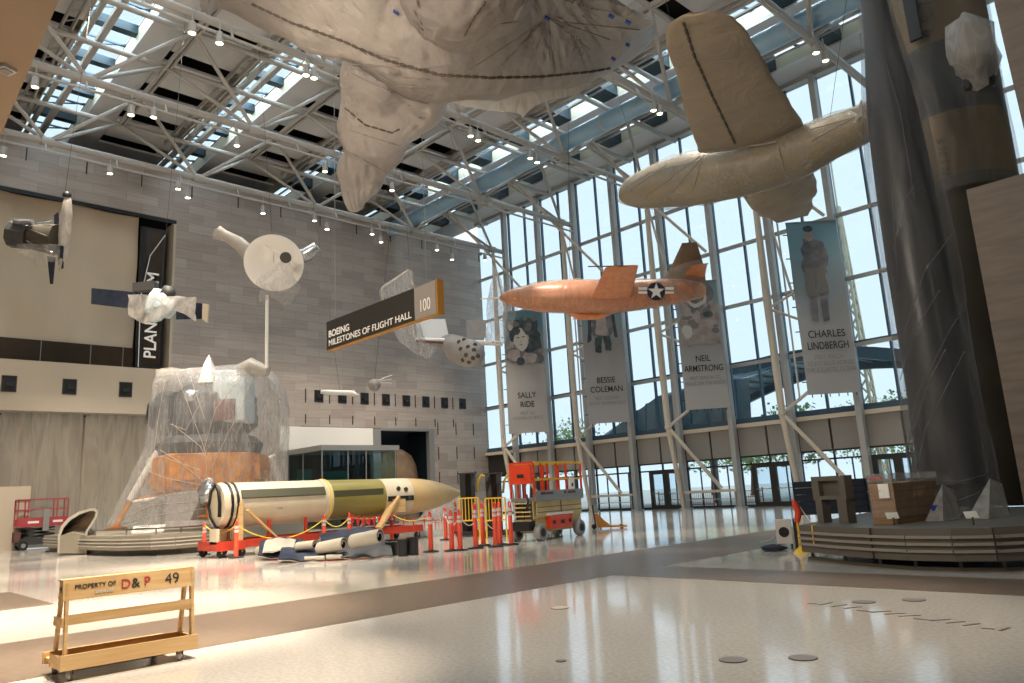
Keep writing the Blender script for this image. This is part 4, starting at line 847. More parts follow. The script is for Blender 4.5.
for pts, rr in (([(250, 254), (238, 243), (226, 237), (217, 232)], [.32, .28, .22, .3]), ([(298, 257), (306, 254), (312, 250), (317, 247)], [.28, .3, .26, .2])):
    MB().path([P(x, y, D+.5) for x, y in pts], rr, 12).wrinkle(.08, 4).build('wrapped_boom', 'cloth' if pts[0][0] < 260 else 'silver', t, 60)
MB().grid(lambda u, v: P(286+(256+42*u+3*math.sin(v*9+u*6)-286)*min(1, v*1.5)**.7, 258+(36+9*math.sin(u*PI)+4*math.sin(u*11))*v**.9, D-1.0+.7*v-.06*math.sin(u*23)), 44, 16).build('hanging_film', 'film', t, 70)
MB().tube(P(267, 295, D), P(266.5, 368, D), .07, n=8).build('magnetometer_boom', 'pole', t, True)
wires(t, [c])
# --- solar winged satellite
D = 30; c = P(160, 305, D)
t = thing('winged_satellite', c, 'film wrapped satellite with two dark solar wings in front of the vertical sign', 'spacecraft')
a1, a2, a3, a4 = P(91.5, 288, D-1.2), P(135, 292, D-.3), P(133, 309, D-.3), P(91, 304, D-1.2)
MB().prism([a1, a2, a3, a4], FW*.06).build('solar_panel', 'solar', t)
a1, a2, a3, a4 = P(176, 300, D+.2), P(202, 303.5, D+.8), P(202, 319, D+.8), P(176, 319.5, D+.2)
MB().prism([a1, a2, a3, a4], FW*.06).build('solar_panel', 'solar', t)
a1, a2, a3, a4 = P(202.5, 303.5, D+.8), P(208.8, 304.5, D+.9), P(207.5, 323, D+.9), P(202, 319, D+.8)
MB().prism([a1, a2, a3, a4], FW*.08).build('end_panel', 'parapet', t)
MB().ball(c, .55, .55, .62, 18, .35).wrinkle(.18, 2.5).build('wrapped_body', 'lmwhite', t, 60)
MB().ball(P(168, 293, D), .28, .28, .3, 12, .4).build('sensor_head', 'darkmet', t, 60)
MB().cbox(P(146, 287, D+.2), .9, .35, .35, .7).wrinkle(.04, 3).build('antenna_box', 'darkmet', t)
def fl(u, v): return P(128+68*u, 294+(24+7*math.sin(u*7)-8*abs(u-.5))*v+3*u, D-.75-.25*math.sin(v*3+u*9))
MB().grid(fl, 26, 10).wrinkle(.06, 3).build('plastic_film', 'filmw', t, 70)
wires(t, [c+V((0, 0, .4))])
# --- probe, far left
D = 29; c = P(36, 236, D)
t = thing('truss_space_probe', c, 'boxy silver and black space probe with a film wrapped panel, upper left', 'spacecraft')
ax = (P(60, 232, D)-P(22, 233, D)).normalized()
MB().path([P(13, 233.5, D), P(31, 237, D)], [.55, .5], 10).build('body_drum', 'darkmet', t, 30)
MB().path([P(14, 221.5, D-.4), P(33, 222.5, D-.4)], .12, 8).build('bright_edge', 'silver', t, True)
MB().path([P(33.5, 224, D), P(34.5, 247, D)], .06, 8).build('ring', 'pole', t, True)
MB().path([P(34, 237, D), P(58, 240, D)], [.48, .62], 12).wrinkle(.1, 2.5).build('equipment_cone', 'mbrown', t, 40)
for a_ in range(6): MB().tube(P(34, 237, D)+UP*.5*math.cos(a_)+RT.cross(UP)*.5*math.sin(a_), P(58, 238, D)+UP*.7*math.cos(a_+.6)+RT.cross(UP)*.7*math.sin(a_+.6), .03, n=5).build('strut', 'chrome', t)
MB().tube(P(13, 232, D), P(6.5, 231, D), .09, .02, n=8).build('tip_antenna', 'silver', t)
MB().rings(ell_loft(smooth_st([(PP(a, D), PP(e, D), th) for a, e, th in (((64, 194), (70, 195), .2), ((63, 205), (71.5, 205), .3), ((59, 225), (71, 226), .3), ((58, 245), (69, 246), .25), ((58, 262), (64, 262), .2), ((59, 271), (61, 271), .05))], 4), 16)).wrinkle(.06, 3).build('wrapped_panel', 'filmx', t, 60)
MB().ball(P(67, 195, D), .16, n=10).build('panel_tip', 'black', t, True)
MB().prism([P(57, 245, D-.2), P(63, 246, D-.2), P(63, 268, D), P(59, 270, D)], FW*.05).build('solar_panel', 'solar', t)
MB().prism([P(47, 256, D-.2), P(55, 257, D-.2), P(52.5, 284, D), P(50, 284, D)], FW*.05).build('solar_panel', 'solar', t)
MB().prism([P(54, 215, D+.3), P(58, 212, D+.3), P(59, 228, D+.3), P(54, 230, D+.3)], FW*.05).build('solar_panel', 'solar', t)
MB().grid(lambda u, v: P(16+44*u, 244+(22*math.sin(u*2.6)+3*math.sin(u*15))*v, D-.6-.15*math.sin(u*12)), 20, 8).build('hanging_film', 'film', t, 70)
wires(t, [P(64, 200, D)])
# --- hanging direction sign
yS = 12.0
tl_, tr_, br_, bl_ = on(326.5, 320.5, 1, yS), on(435, 280.5, 1, yS), on(435, 314.7, 1, yS), on(327.5, 350.5, 1, yS)
z1 = (tl_.z+tr_.z)/2; z0 = (bl_.z+br_.z)/2; xa = tl_.x; xb = tr_.x; xm = on(414.3, 300, 1, yS).x
t = thing('hall_sign', ((xa+xb)/2, yS+.1, z0), 'hanging box sign reading BOEING MILESTONES OF FLIGHT HALL 100', 'sign')
MB().box(xa, xm, yS, yS+.22, z0+.03, z1-.02).build('dark_face', 'signdark', t)
MB().box(xm, xb, yS, yS+.22, z0+.03, z1-.02).build('grey_face', 'signgrey', t)
MB().box(xa-.02, xb+.02, yS+.02, yS+.20, z0, z0+.03).box(xb, xb+.06, yS+.02, yS+.24, z0, z1).build('amber_edge', 'amber', t)
MB().box(xa-.05, xa, yS, yS+.24, z0, z1).build('end_plate', 'greymet', t)
hh = z1-z0
text('BOEING', (xa+.14, yS-.01, z0+hh*.52), (1, 0, 0), (0, 0, 1), hh*.31, 'letter', t, 'lettering', 'LEFT', stretch=.92, bold=.006)
text('MILESTONES OF FLIGHT HALL', (xa+.14, yS-.01, z0+hh*.22), (1, 0, 0), (0, 0, 1), hh*.29, 'letter', t, 'lettering', 'LEFT', stretch=.95, bold=.002)
tt = [c_ for c_ in t.children if c_.name.startswith('lettering')][1]
w_ = max(v.co.x for v in tt.data.vertices)-min(v.co.x for v in tt.data.vertices); want = (xm-xa)-.3; x0_ = min(v.co.x for v in tt.data.vertices)
for o_ in [c_ for c_ in t.children if c_.name.startswith('lettering')]:
    for v in o_.data.vertices: v.co.x = x0_+(v.co.x-x0_)*want/w_
text('100', ((xm+xb)/2, yS-.01, z0+hh*.36), (1, 0, 0), (0, 0, 1), hh*.5, 'letter', t, 'number', stretch=.72, bold=-.004)
for x in (xa+.4, xb-.5): MB().tube((x, yS+.1, z1), (x, yS+.1, ZU), .012, n=5).build('suspension_cable', 'greymet', t)
# --- wrapped twin tail spaceplane behind the sign
D = 36
t = thing('wrapped_spaceplane', P(455, 345, D), 'white twin tail spaceplane draped in plastic behind the hanging sign', 'spacecraft')
MB().rings(ell_loft(smooth_st([(P(a[0], a[1], d), P(e[0], e[1], d), th) for a, e, th, d in (((438, 334), (440, 345), .4, 37.5), ((448, 334), (450, 352), .9, 36.6), ((458, 336), (456, 362), 1.2, 35.6), ((470, 338), (464, 367), 1.3, 34.8), ((479, 345), (474, 366), 1.0, 34.2), ((482, 353), (480, 361), .35, 34))], 4), 22)).wrinkle(.08, 2).build('cabin', 'cloth', t, 60)
bpy.context.view_layer.update(); cabin = t.children[0]
b = MB()
for x, y in ((459, 342), (464, 340), (461, 349), (468, 347), (474, 350), (466, 355), (473, 358), (478, 356), (469, 362), (463, 360), (475, 345)):
    d = hit_depth([cabin], x, y)
    if d: b.lathe([(.001, 0), (.1, 0), (.1, .02), (.001, .02)], P(x, y, d-.02), 12, axis=-FW)
b.build('porthole', 'darkmet', t)
MB().rings(ell_loft([(P(415, 337.5, D), P(415, 342, D), .25), (P(445, 338, D), P(445, 344, D), .3), (P(475, 340, D), P(475, 345, D), .3), (P(503, 341, D), P(503, 346, D), .2)], 14)).build('wing', 'pole', t, True)
MB().tube(P(415.5, 341, D-.15), P(453, 343, D-.2), .07, n=8).build('leading_edge', 'lmred', t, True)
MB().prism([P(416, 319, D+1), P(445, 319, D+1), P(449, 338, D+.5), P(417, 338, D+.5)], FW*.12).build('tail_plate', 'pole', t)
MB().prism([P(466, 320, D+1), P(486, 320, D+1), P(486, 338, D+.5), P(467, 338, D+.5)], FW*.12).build('tail_plate', 'cloth', t)
MB().rings(ell_loft(smooth_st([(P(a[0], a[1], D), P(e[0], e[1], D), th) for a, e, th in (((407, 270), (412, 270), .12), ((381, 288), (414, 285), .3), ((383, 310), (415, 305), .3), ((396, 335), (424, 335), .5), ((405, 346), (438, 344), .5), ((420, 356), (434, 352), .3), ((426, 359), (429, 359), .1))], 4), 18)).wrinkle(.1, 1.8).build('film_tail_cover', 'filml', t, 70)
MB().rings(ell_loft(smooth_st([(P(a[0], a[1], D), P(e[0], e[1], D), th) for a, e, th in (((493, 266), (496, 266), .1), ((491, 285), (502, 284), .3), ((487, 305), (508, 303), .4), ((486, 325), (506, 325), .4), ((484, 343), (505, 343), .3))], 4), 18)).wrinkle(.1, 1.8).build('film_tail_cover', 'filml', t, 70)
MB().grid(lambda u, v: P(503+22*u*(1-v*.8), 283+5*u+52*v, D-.3+.1*math.sin(v*9)), 8, 14).build('hanging_film', 'film', t, 70)
for p_, q_ in (((382, 288), (408, 270)), ((382, 288), (383, 305)), ((409, 270), (413, 285)), ((409, 288), (414, 337))): MB().bar(P(*p_, D), P(*q_, D), .07).build('tail_frame', 'tan', t)
wires(t, [P(410, 271, D), P(495, 268, D)])
# --- small satellite ball and little rocket
t = thing('ball_satellite', P(374.6, 385, 38), 'small pale wrapped ball satellite with thin antennas, hanging above the black vents', 'spacecraft')
MB().ball(P(374.6, 385, 38), .32, n=20, jit=.1).build('sphere', 'cloth', t, True)
for dy in (-6, -2, 2): MB().tube(P(378, 382+dy*.3, 38), P(392, 381+dy, 38.5), .015, n=5).build('antenna', 'pole', t)
wires(t, [P(374.6, 381, 38)])
t = thing('small_rocket', P(340, 393, 38), 'slim white horizontal rocket model hanging left of the ball satellite', 'rocket')
MB().path([P(321, 391.8, 38), P(328, 392.3, 38), P(352, 393, 38), P(359, 395, 38)], [.1, .13, .13, .02], 12).build('body', 'pole', t, True)
MB().prism([P(350, 392, 38), P(354, 389.5, 38), P(356, 393, 38)], FW*.03).prism([P(350, 394, 38), P(353, 397, 38), P(356, 395, 38)], FW*.03).build('fin', 'pole', t)
wires(t, [P(340, 392, 38)])
# ================================================================ FLOOR EXHIBITS
# --- wrapped lunar lander on its plinth
ZP = .8
lc = G(205, 520, ZP); s_ = (G(150, 548)-CP).dot(FW)
DL = 33.0
LB = P(209, 505, DL)
t = thing('wrapped_lunar_lander', V((LB.x, LB.y, ZP)), 'lunar lander with gold foil lower stage, draped in clear plastic on the left plinth', 'spacecraft')
cz = lambda y: P(209, y, DL).z
cx, cy = LB.x, LB.y
def octa(z, r, n=8, ph=PI/8): return [V((cx+r*math.cos(2*PI*k/n+ph), cy+r*math.sin(2*PI*k/n+ph), z)) for k in range(n)]
zt1, zt0 = cz(455), cz(489); rr = 2.35
MB().rings([octa(zt0, rr*.96), octa(zt0+.1, rr), octa(zt1-.05, rr), octa(zt1, rr*.97)]).wrinkle(.05, 2).build('descent_stage', 'gold', t)
for k in range(4):
    a = PI/4+k*PI/2; MB().cbox((cx+rr*.98*math.cos(a), cy+rr*.98*math.sin(a), (zt0+zt1)/2+.1), .35, 1.3, 1.0, a).wrinkle(.05, 3).build('side_box', 'gold', t)
MB().rings([octa(zt1, rr*.9), octa(cz(444), rr*.95), octa(cz(436), rr*.8)]).build('deck', 'lmdark', t)
za, zb_ = cz(436), cz(385)
MB().rings([octa(za, 1.5, 10, 0), octa(za+.5, 2.0, 10, 0), octa(zb_-.4, 1.9, 10, 0), octa(zb_, 1.2, 10, 0)]).wrinkle(.12, 1).build('ascent_stage', 'lmdark', t)
rt2 = V((RT.x, RT.y, 0)).normalized(); fw2 = V((FW.x, FW.y, 0)).normalized(); C0 = V((cx, cy, 0))
def loc(a, b_, z): return C0+rt2*a-fw2*b_+V((0, 0, z))
MB().cbox(loc(1.35, .9, (za+zb_)/2+.5), 1.4, 1.3, 2.3, math.atan2(rt2.y, rt2.x)).wrinkle(.08, 1.5).build('crew_cabin', 'lmwhite', t, bevel=.1)
MB().cbox(loc(1.2, 1.62, (za+zb_)/2-.1), .9, .12, .9, math.atan2(rt2.y, rt2.x)).build('hatch', 'lmred', t)
MB().ball(loc(-1.7, .6, (za+zb_)/2), .85, .85, 1.0, 16, .1).build('propellant_tank', 'lmdark', t, 60)
MB().ball(loc(-.2, 1.6, (za+zb_)/2+.55), .42, .42, .34, 12, .2).build('rendezvous_antenna', 'silver', t, 60)
MB().lathe([(.55, 0), (.5, .25), (.2, .35)], loc(0, 0, zb_), 16).build('docking_tunnel', 'silver', t, True)
tip = P(209, 355, DL+1); MB().lathe([(.45, 0), (.25, .8), (.02, tip.z-zb_-.2 if tip.z-zb_ > 1.2 else 1.6)], (tip.x, tip.y, zb_+.2), 4).build('spire_cover', 'pole', t)
# legs
def gp(x, y): return G(x, y, ZP)
feet = [(G(116, 527, ZP+.15), P(158, 452, DL-.3)), (P(209, 514, DL-3.2), P(209, 480, DL-2)), (P(290, 522, DL+1), P(272, 456, DL)), (P(212, 524, DL+5), P(209, 470, DL+2))]
feet[0] = (P(116, 526, DL-.6), feet[0][1])
for f_, h_ in feet:
    f_ = V((f_.x, f_.y, max(f_.z, ZP+.14) if f_.z > ZP+.14 else ZP+.14))
    d_ = (h_-f_); m_ = f_+d_*.35
    MB().tube(f_, m_, .13, n=10).build('lower_leg', 'gold', t, True); MB().tube(m_, h_, .17, n=10).build('upper_leg', 'pole', t, True)
    MB().lathe([(.42, 0), (.46, .05), (.2, .12), (.05, .14)], f_-V((0, 0, .13)), 18).build('foot_pad', 'foot', t, True)
    MB().tube(m_, C0+(h_-C0)*.6+V((0, 0, -.2)) if False else V((h_.x*.55+cx*.45, h_.y*.55+cy*.45, zt0)), .06, n=6).build('leg_brace', 'gold', t)
MB().tube(P(134, 502, DL-.6), P(166, 497, DL-1), .09, n=8).build('contact_strut', 'pole', t, True)
MB().lathe([(.75, 0), (.55, .5), (.25, 1.0), (.2, 1.2)], (cx, cy, max(zt0-1.3, ZP+.3)), 20, cap=False).build('engine_nozzle', 'bronze', t, 60)
MB().ball(P(208, 494, DL-3), .38, .38, .5, 14, .3).wrinkle(.08, 4).build('foil_wrapping', 'silver', t, 60)
# film shell: rows of (y, xl, xr, half depth)
rows = [(366, 232, 262, .5), (370, 166, 271, 1.3), (376, 161, 277, 1.8), (390, 157, 283, 2.4), (410, 155, 285.5, 2.7), (430, 154, 286, 2.8), (452, 151, 285, 2.9), (470, 143, 284, 3.0), (490, 134, 283, 3.1), (510, 125, 284, 3.2), (524, 118, 286, 3.3)]
R = []
NN = 64
def lerp_rows(y):
    for a, c_ in zip(rows, rows[1:]):
        if a[0] <= y <= c_[0]:
            u = (y-a[0])/(c_[0]-a[0]); return [a[i]+(c_[i]-a[i])*u for i in range(4)]
for i in range(40):
    y = 366+(524-366)*i/39; _, xl, xr, hd = lerp_rows(y)
    pl_, pr_ = P(xl, y+(4 if xl < 200 and y < 372 else 0), DL), P(xr, y, DL); c_ = (pl_+pr_)/2; h_ = (pr_-pl_)/2; r_ = []
    for k in range(NN):
        a = 2*PI*k/NN; q = 1+.045*noise.noise(V((math.cos(a)*4, math.sin(a)*4, y*.012)))+.02*math.sin(a*9+y*.03)
        sx = abs(math.cos(a))**.8*(1 if math.cos(a) > 0 else -1)
        w_ = c_+h_*sx*q-fw2*(math.sin(a)*hd*q); w_.z = max(w_.z, ZP+.12); r_.append(w_)
    R.append(r_)
MB().rings(R, cap=False).add(R[0], [tuple(range(NN))]).wrinkle(.1, .8, (1, 1, .3), 2).wrinkle(.05, 2.2, (1, 1, .4), 5).build('plastic_film', 'filml', t, 75)
bpy.context.view_layer.update(); fo = [c_ for c_ in t.children if c_.name.startswith('plastic_film')]
for pts in ([(176, 372), (190, 410), (205, 450), (208, 485)], [(248, 368), (215, 410), (204, 450)], [(262, 372), (278, 400), (281, 470)], [(165, 380), (158, 420), (154, 450)], [(172, 424), (200, 446), (206, 458)], [(190, 376), (205, 420)], [(208, 490), (160, 496), (130, 512)], [(206, 486), (165, 478), (146, 470)], [(206, 484), (180, 462), (160, 450)], [(212, 486), (250, 492), (282, 486)], [(255, 372), (235, 420), (210, 470)], [(202, 400), (186, 430), (170, 424)], [(160, 456), (200, 470)], [(270, 380), (262, 420), (272, 450), (282, 478)], [(208, 500), (150, 505), (122, 520)], [(208, 508), (150, 516), (120, 524)]):
    surf_line(fo, pts, .028, 'filmx', 'gathered_fold', t, 0, .01)
MB().cbox(P(170, 373, DL-.5), 1.0, .7, .3, .6).wrinkle(.12, 2).build('film_bundle', 'filmx', t)
MB().path([P(238, 372, DL-1), P(252, 366, DL-1), P(268, 371, DL-1)], [.25, .4, .25], 12).wrinkle(.14, 2).build('film_bundle', 'filmx', t, 60)
# --- plinth, left
def plinth(name, label, front, depth_dir, z0, z1, mat_main, mat_stripe, stripes, thick=3.0, foot=None):
    t = thing(name, V((front[0].x, front[0].y, 0)), label, 'plinth')
    n = len(front); F = [V((p.x, p.y, 0)) for p in front]; back = [p+depth_dir*thick for p in F]
    vs = []; poly = [V((p.x, p.y, z0)) for p in F]+[V((p.x, p.y, z0)) for p in back[::-1]]
    MB().prism(poly, (0, 0, z1-z0)).build('platform', mat_main, t)
    for (a, c) in stripes:
        b = MB()
        for i in range(n-1): 
            d = (F[i+1]-F[i]); nn = V((d.y, -d.x, 0)).normalized()
            if nn.dot(depth_dir) > 0: nn = -nn
            p, q = F[i]+nn*.03, F[i+1]+nn*.03; zz = (a+c)/2; b.bar(V((p.x, p.y, zz)), V((q.x, q.y, zz)), .05, c-a)
        b.build('stripe', mat_stripe, t)
    return t
fr = [G(60, 551), G(85, 555), G(110, 556.3), G(140, 556), G(170, 554.5), G(205, 551)]
fr = [G(43, 551.6), G(60, 553.2), G(89, 555.6), G(120, 556.6), G(150, 556.2), G(175, 554.8), G(200, 552.5), G(225, 549)]
t = plinth('lander_plinth', 'long low curved grey beige plinth with pale stripes, under the lunar lander', fr, V((-.55, .83, 0)), .22, .78, 'platform', 'platstripe', ((.34, .39), (.47, .52), (.60, .65)), 6.5)
b = MB(); F = [p+V((-.3, .35, 0)) for p in fr]; poly = [V((p.x, p.y, 0)) for p in F]+[p+V((-.45, .68, 0))*9 for p in F[::-1]]
MB().prism(poly, (0, 0, .22)).build('recessed_base', 'platdark', t)
b = MB()
for i in range(len(fr)-1): b.bar(fr[i]+V((-.2, .25, 1.0)), fr[i+1]+V((-.2, .25, 1.0)), .06)
b.build('hand_rail', 'chrome', t)
for p in fr[1:]: MB().bar(p+V((-.2, .25, .78)), p+V((-.2, .25, 1.0)), .05).build('rail_post', 'chrome', t)
# reader lectern with curved hood
a_ = P(57, 549, 34.5); 
t = thing('curved_hood_lectern', G(74, 553), 'beige curved hood display lectern at the left end of the plinth', 'display')
o0 = G(75, 554.3); Dd = (o0-CP).dot(FW)-.5
def hp(x, y, dd=0): return P(x, y, Dd+dd)
out = [(57.5, 553), (58, 535), (61, 526), (68, 518), (78, 512), (90, 508.5), (95, 508), (98, 511), (97, 517), (93, 524), (88, 531), (87, 540), (87, 554)]
inn = [(59, 549), (59.5, 540), (66, 530), (74, 521), (84, 514.5), (93, 511.5), (95.5, 513), (94, 519), (89, 526), (85.5, 532), (85, 540), (85.5, 549)]
b = MB(); n = len(out)
pin = [(59.5, 553), (60.5, 536), (63.5, 528), (70, 520.5), (79.5, 514.5), (90, 511), (94, 510.8), (95.8, 512.5), (94.6, 517), (90.6, 523.5), (85.6, 531), (84.4, 540), (84.4, 554)]
R = [[hp(*out[i]), hp(*out[i], 1.0), hp(*pin[i], 1.0), hp(*pin[i])] for i in range(n)]
MB().rings(R).build('hood_frame', 'platstripe', t, 40)
MB().prism([hp(60, 536), hp(70, 532.5), hp(84.8, 535), hp(84.8, 554), hp(59, 553)], FW*.9).build('base_panel', 'platform', t)
MB().prism([hp(*q, .8) for q in pin[1:-2]], FW*.06).build('inner_panel', 'bronze', t)
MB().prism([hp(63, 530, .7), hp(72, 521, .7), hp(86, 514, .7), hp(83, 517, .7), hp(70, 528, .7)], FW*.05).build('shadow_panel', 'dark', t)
t = thing('reader_rail', V((-34.4, 9.3, .78)), 'tilted white information panel on the plinth beside the lander leg', 'display')
q = [P(131, 533, 30.8), P(163, 531, 30.8), P(166, 524, 31.4), P(134, 526, 31.4)]
MB().prism(q, (0, 0, -.05)).build('panel', 'tri', t); 
for k in (0, 1): MB().bar(V((q[k].x, q[k].y, .78)), q[k]-V((0, 0, .03)), .06).build('support', 'greymet', t)
b = MB()
for k in range(4): a0 = q[3].lerp(q[0], .2+.2*k); a1 = q[2].lerp(q[1], .2+.2*k); b.bar(a0.lerp(a1, .08)+V((0, 0, .012)), a0.lerp(a1, .5)+V((0, 0, .012)), .05, .01)
b.build('printed_lines', 'grayletter', t)
# --- long missile on the red trolley
XM = -26.2
def mz(px, py): return on(px, py, 0, XM)
l_t, l_b = mz(240, 482.5), mz(240, 527); rM = (l_t.z-l_b.z)/2; zc = (l_t.z+l_b.z)/2
yM0 = mz(216, 500).y; yw = mz(320, 500).y; y2 = mz(384, 500).y; y3 = mz(404, 500).y; yN = mz(462, 497).y; zN = mz(462, 497).z
t = thing('long_missile', (XM, (yM0+yN)/2, zc-rM), 'long horizontal missile in white, olive and tan, lying on a red trolley', 'missile')
AY = (0, 1, 0)
def sec(y0, y1, r0, r1, nm, m, n=6, f=None):
    pr = [(r0+(r1-r0)*(i/n), (y1-y0)*i/n) for i in range(n+1)]
    if f: pr = f
    return MB().lathe(pr, (XM, y0, zc), 40, axis=AY).build(nm, m, t, 40)
sec(yM0+.35, yw-.15, rM, rM, 'white_section', 'missilew'); sec(yw-.15, yw+.15, rM*1.03, rM*1.03, 'joint_ring', 'missilew')
sec(yw+.15, y2-.35, rM*.99, rM*.96, 'olive_section', 'missileg'); sec(y2-.35, y3, rM*.97, rM*.96, 'white_band', 'missilew')
L_ = yN-y3
MB().lathe([(rM*.95*(1-(i/12)**2.0)**.85 if i < 12 else .05, L_*i/12) for i in range(13)], (XM, y3, zc), 40, axis=AY).build('nose_cone', 'missilen', t, True)
# end cover
MB().lathe([(.01, 0), (rM*.98, 0), (rM*1.02, .12), (rM*1.02, .45), (.01, .45)], (XM, yM0, zc), 12, axis=AY).build('end_cover', 'missilew', t, 30)
b = MB(); pth = [(-.6, .75), (-.1, .95), (.35, .8), (.75, .3), (.8, -.4), (.5, -.7)]
b.path([(XM+x*rM, yM0-.06, zc+z*rM) for x, z in ((.1, .95), (-.4, .6), (-.62, 0), (-.4, -.5), (.2, -.9), (.6, -1))], .05, 6); b.path([(XM+x*rM, yM0-.06, zc+z*rM) for x, z in ((.1, .95), (.45, .6), (.6, .1), (.6, -.5))], .06, 6)
b.build('black_strap', 'black', t, True)
b = MB()
for y in (yM0+.22, yM0+.42): b.lathe([(rM*1.035, 0), (rM*1.035, .09), (rM*1.01, .09), (rM*1.01, 0)], (XM, y, zc), 32, axis=AY, cap=False)
b.build('black_hoop', 'black', t, True)
a_ = .45; MB().bar((XM+rM*math.cos(a_)*1.0, yM0+.6, zc+rM*math.sin(a_)), (XM+rM*math.cos(a_), yw-.2, zc+rM*math.sin(a_)), .12, .3, up=(math.sin(a_), 0, -math.cos(a_))).build('dark_stripe', 'missiled', t)
MB().bar((XM+rM*.93, yw+.2, zc+rM*.27), (XM+rM*.90, y2-.5, zc+rM*.3), .08, .24).build('cable_duct', 'missiled', t)
MB().path([(XM+rM*1.02*math.cos(q), yw+.05, zc+rM*1.02*math.sin(q)) for q in [1.9-.25*i for i in range(15)]], .04, 6).build('yellow_strap', 'rope', t)
for y, z in ((y3-.4, .35), (y3-.25, -.1), (y3-.75, .4)): MB().lathe([(.001, 0), (.09, 0), (.09, .05), (.001, .05)], (XM+rM*math.sqrt(1-z*z)*.97, y, zc+z*rM), 12, axis=(1, 0, 0)).build('bolt', 'boltm', t)
MB().box(XM+rM*.93, XM+rM*1.0, y2-.3, y3-.05, zc-.18, zc+.02).build('dark_plate', 'black', t)
MB().box(XM+rM*.955, XM+rM*.975, (yM0+yw)/2-.1, (yM0+yw)/2+.1, zc-rM*.3, zc-rM*.2).build('marking', 'grayletter', t)
# trolley
tz = zc-rM
t = thing('red_trolley', (XM, (yM0+y3)/2, 0), 'long orange red steel trolley with wheels under the missile', 'trolley')
yT0, yT1 = yM0-.2, mz(411, 520).y
hb = .42
for x in (-.75, .75): MB().bar((XM+x, yT0+.9, hb), (XM+x, yT1, hb), .14, .26).build('side_beam', 'orangered', t)
for y in (yT0+.95, yw+.4, yT1-.1, (yT0+yw)/2): MB().bar((XM-.8, y, hb), (XM+.8, y, hb), .16, .2).build('cross_beam', 'orangered', t)
b = MB(); b.box(XM-.85, XM+.85, yT0, yT0+.9, .3, .42); b.bar((XM-.85, yT0, .38), (XM+.85, yT0, .38), .1, .3).bar((XM+.85, yT0, .38), (XM+.85, yT0+.9, .38), .1, .3); b.build('end_frame', 'orangered', t)
for y in (yM0+1.6, yM0+3.0, yw+.9): MB().bar((XM+.7, y, hb), (XM+.7, y, max(tz+.2, hb+.2)), .1).build('upright', 'orangered', t)
def caster(c, r, par, m='rubber'):
    MB().lathe([(r*.5, -.04), (r, -.035), (r, .035), (r*.5, .04)], c, 16, axis=(1, 0, 0)).build('wheel', m, par, True)
    MB().bar(V(c)+V((.06, 0, 0)), V(c)+V((.06, 0, r+.06)), .03, .08).bar(V(c)+V((-.06, 0, 0)), V(c)+V((-.06, 0, r+.06)), .03, .08).build('fork', 'greymet', par)
for x in (-.75, .75):
    for y in (yT0+.1, yT0+.8, yT1-.25): caster((XM+x, y, .14), .14, t)
# wooden cradles
t = thing('plywood_cradle', (XM, yM0+.55, .42), 'plywood end cradle holding the left end of the missile', 'cradle')
b = MB(); b.box(XM-rM*1.02, XM-rM*.3, yM0+.5, yM0+.62, .43, zc-.2); b.box(XM+rM*.3, XM+rM*1.08, yM0+.46, yM0+.6, .43, zc-rM*.1); b.build('end_board', 'wood', t)
MB().bar((XM+rM*1.0, yM0+.55, .43), (XM+rM*1.0, yM0+.55, zc+rM*.1), .14, .12).bar((XM+rM*1.05, yM0+.75, zc-.2), (XM+rM*.9, yM0+1.9, .5), .2, .06).build('brace', 'wood', t)
MB().box(XM+rM*.2, XM+rM*.95, yM0-.25, yM0-.15, .45, .95).build('paper_notice', 'missilew', t)
t = thing('wooden_saddle', (XM, y2, .5), 'wooden saddle under the olive section near the nose of the missile', 'cradle')
b = MB(); b.bar((XM+rM*.95, y2+.15, zc+.0), (XM+.95, y2-.9, .56), .3, .1); b.box(XM+rM*.9, XM+rM*1.03, y2-.1, y2+.5, zc-rM*.8, zc-.1); b.build('upright_board', 'wood', t); MB().bar((XM-rM*.95, y2+.15, zc), (XM-.9, y2-.5, .56), .3, .1).build('upright_board', 'wood', t)
# --- stanchion posts with ropes
def stanchion(x, y, h, lab, flag=False, first=[None]):
    if first[0] is None:
        t = thing('stanchion_post', (x, y, 0), lab, 'post', 'orange stanchion posts')
        MB().lathe([(.24, 0), (.24, .03), (.1, .05)], (x, y, 0), 20).build('base', 'rubber', t, True)
        MB().lathe([(.075, .05), (.065, 1.0), (.05, 1.02)], (x, y, 0), 14).build('shaft', 'post', t, True)
        for z in (.78, .9): MB().lathe([(.073, z), (.071, z+.08)], (x, y, 0), 14).build('reflective_band', 'reflect', t, True)
        MB().path([(x-.04, y, 1.0), (x-.05, y, 1.1), (x, y, 1.15), (x+.05, y, 1.1), (x+.04, y, 1.0)], .025, 8).build('handle', 'post', t, True)
        first[0] = t; return t
    r = copy_tree(first[0]); r.location = (x, y, 0); r['label'] = lab; r.scale = (1, 1, h/1.15)
    return r
SP = [((204, 554), 'in front of the lunar lander plinth, leftmost'), ((236, 558), 'before the left end of the missile'), ((324, 539.5), 'before the middle of the missile'), ((349, 536), 'just right of the middle of the missile'), ((392, 541), 'before the missile nose, behind the black crates'), ((431, 552), 'nearest the black crates, standing alone'),
      ((446, 540), 'behind the flag rope, left of the close pair'), ((452, 551), 'left one of the close pair'), ((460.5, 550.5), 'right one of the close pair'), ((476, 548.5), 'in front of the left yellow barrier'), ((483.5, 546), 'thin one between the two yellow barriers'), ((496, 547), 'in front of the right yellow barrier'), ((500.5, 545), 'half hidden one at the right yellow barrier'), ((511.5, 545), 'rightmost, beside the scissor lift'), ((456, 533), 'far one behind the left yellow barrier')]
posts = []
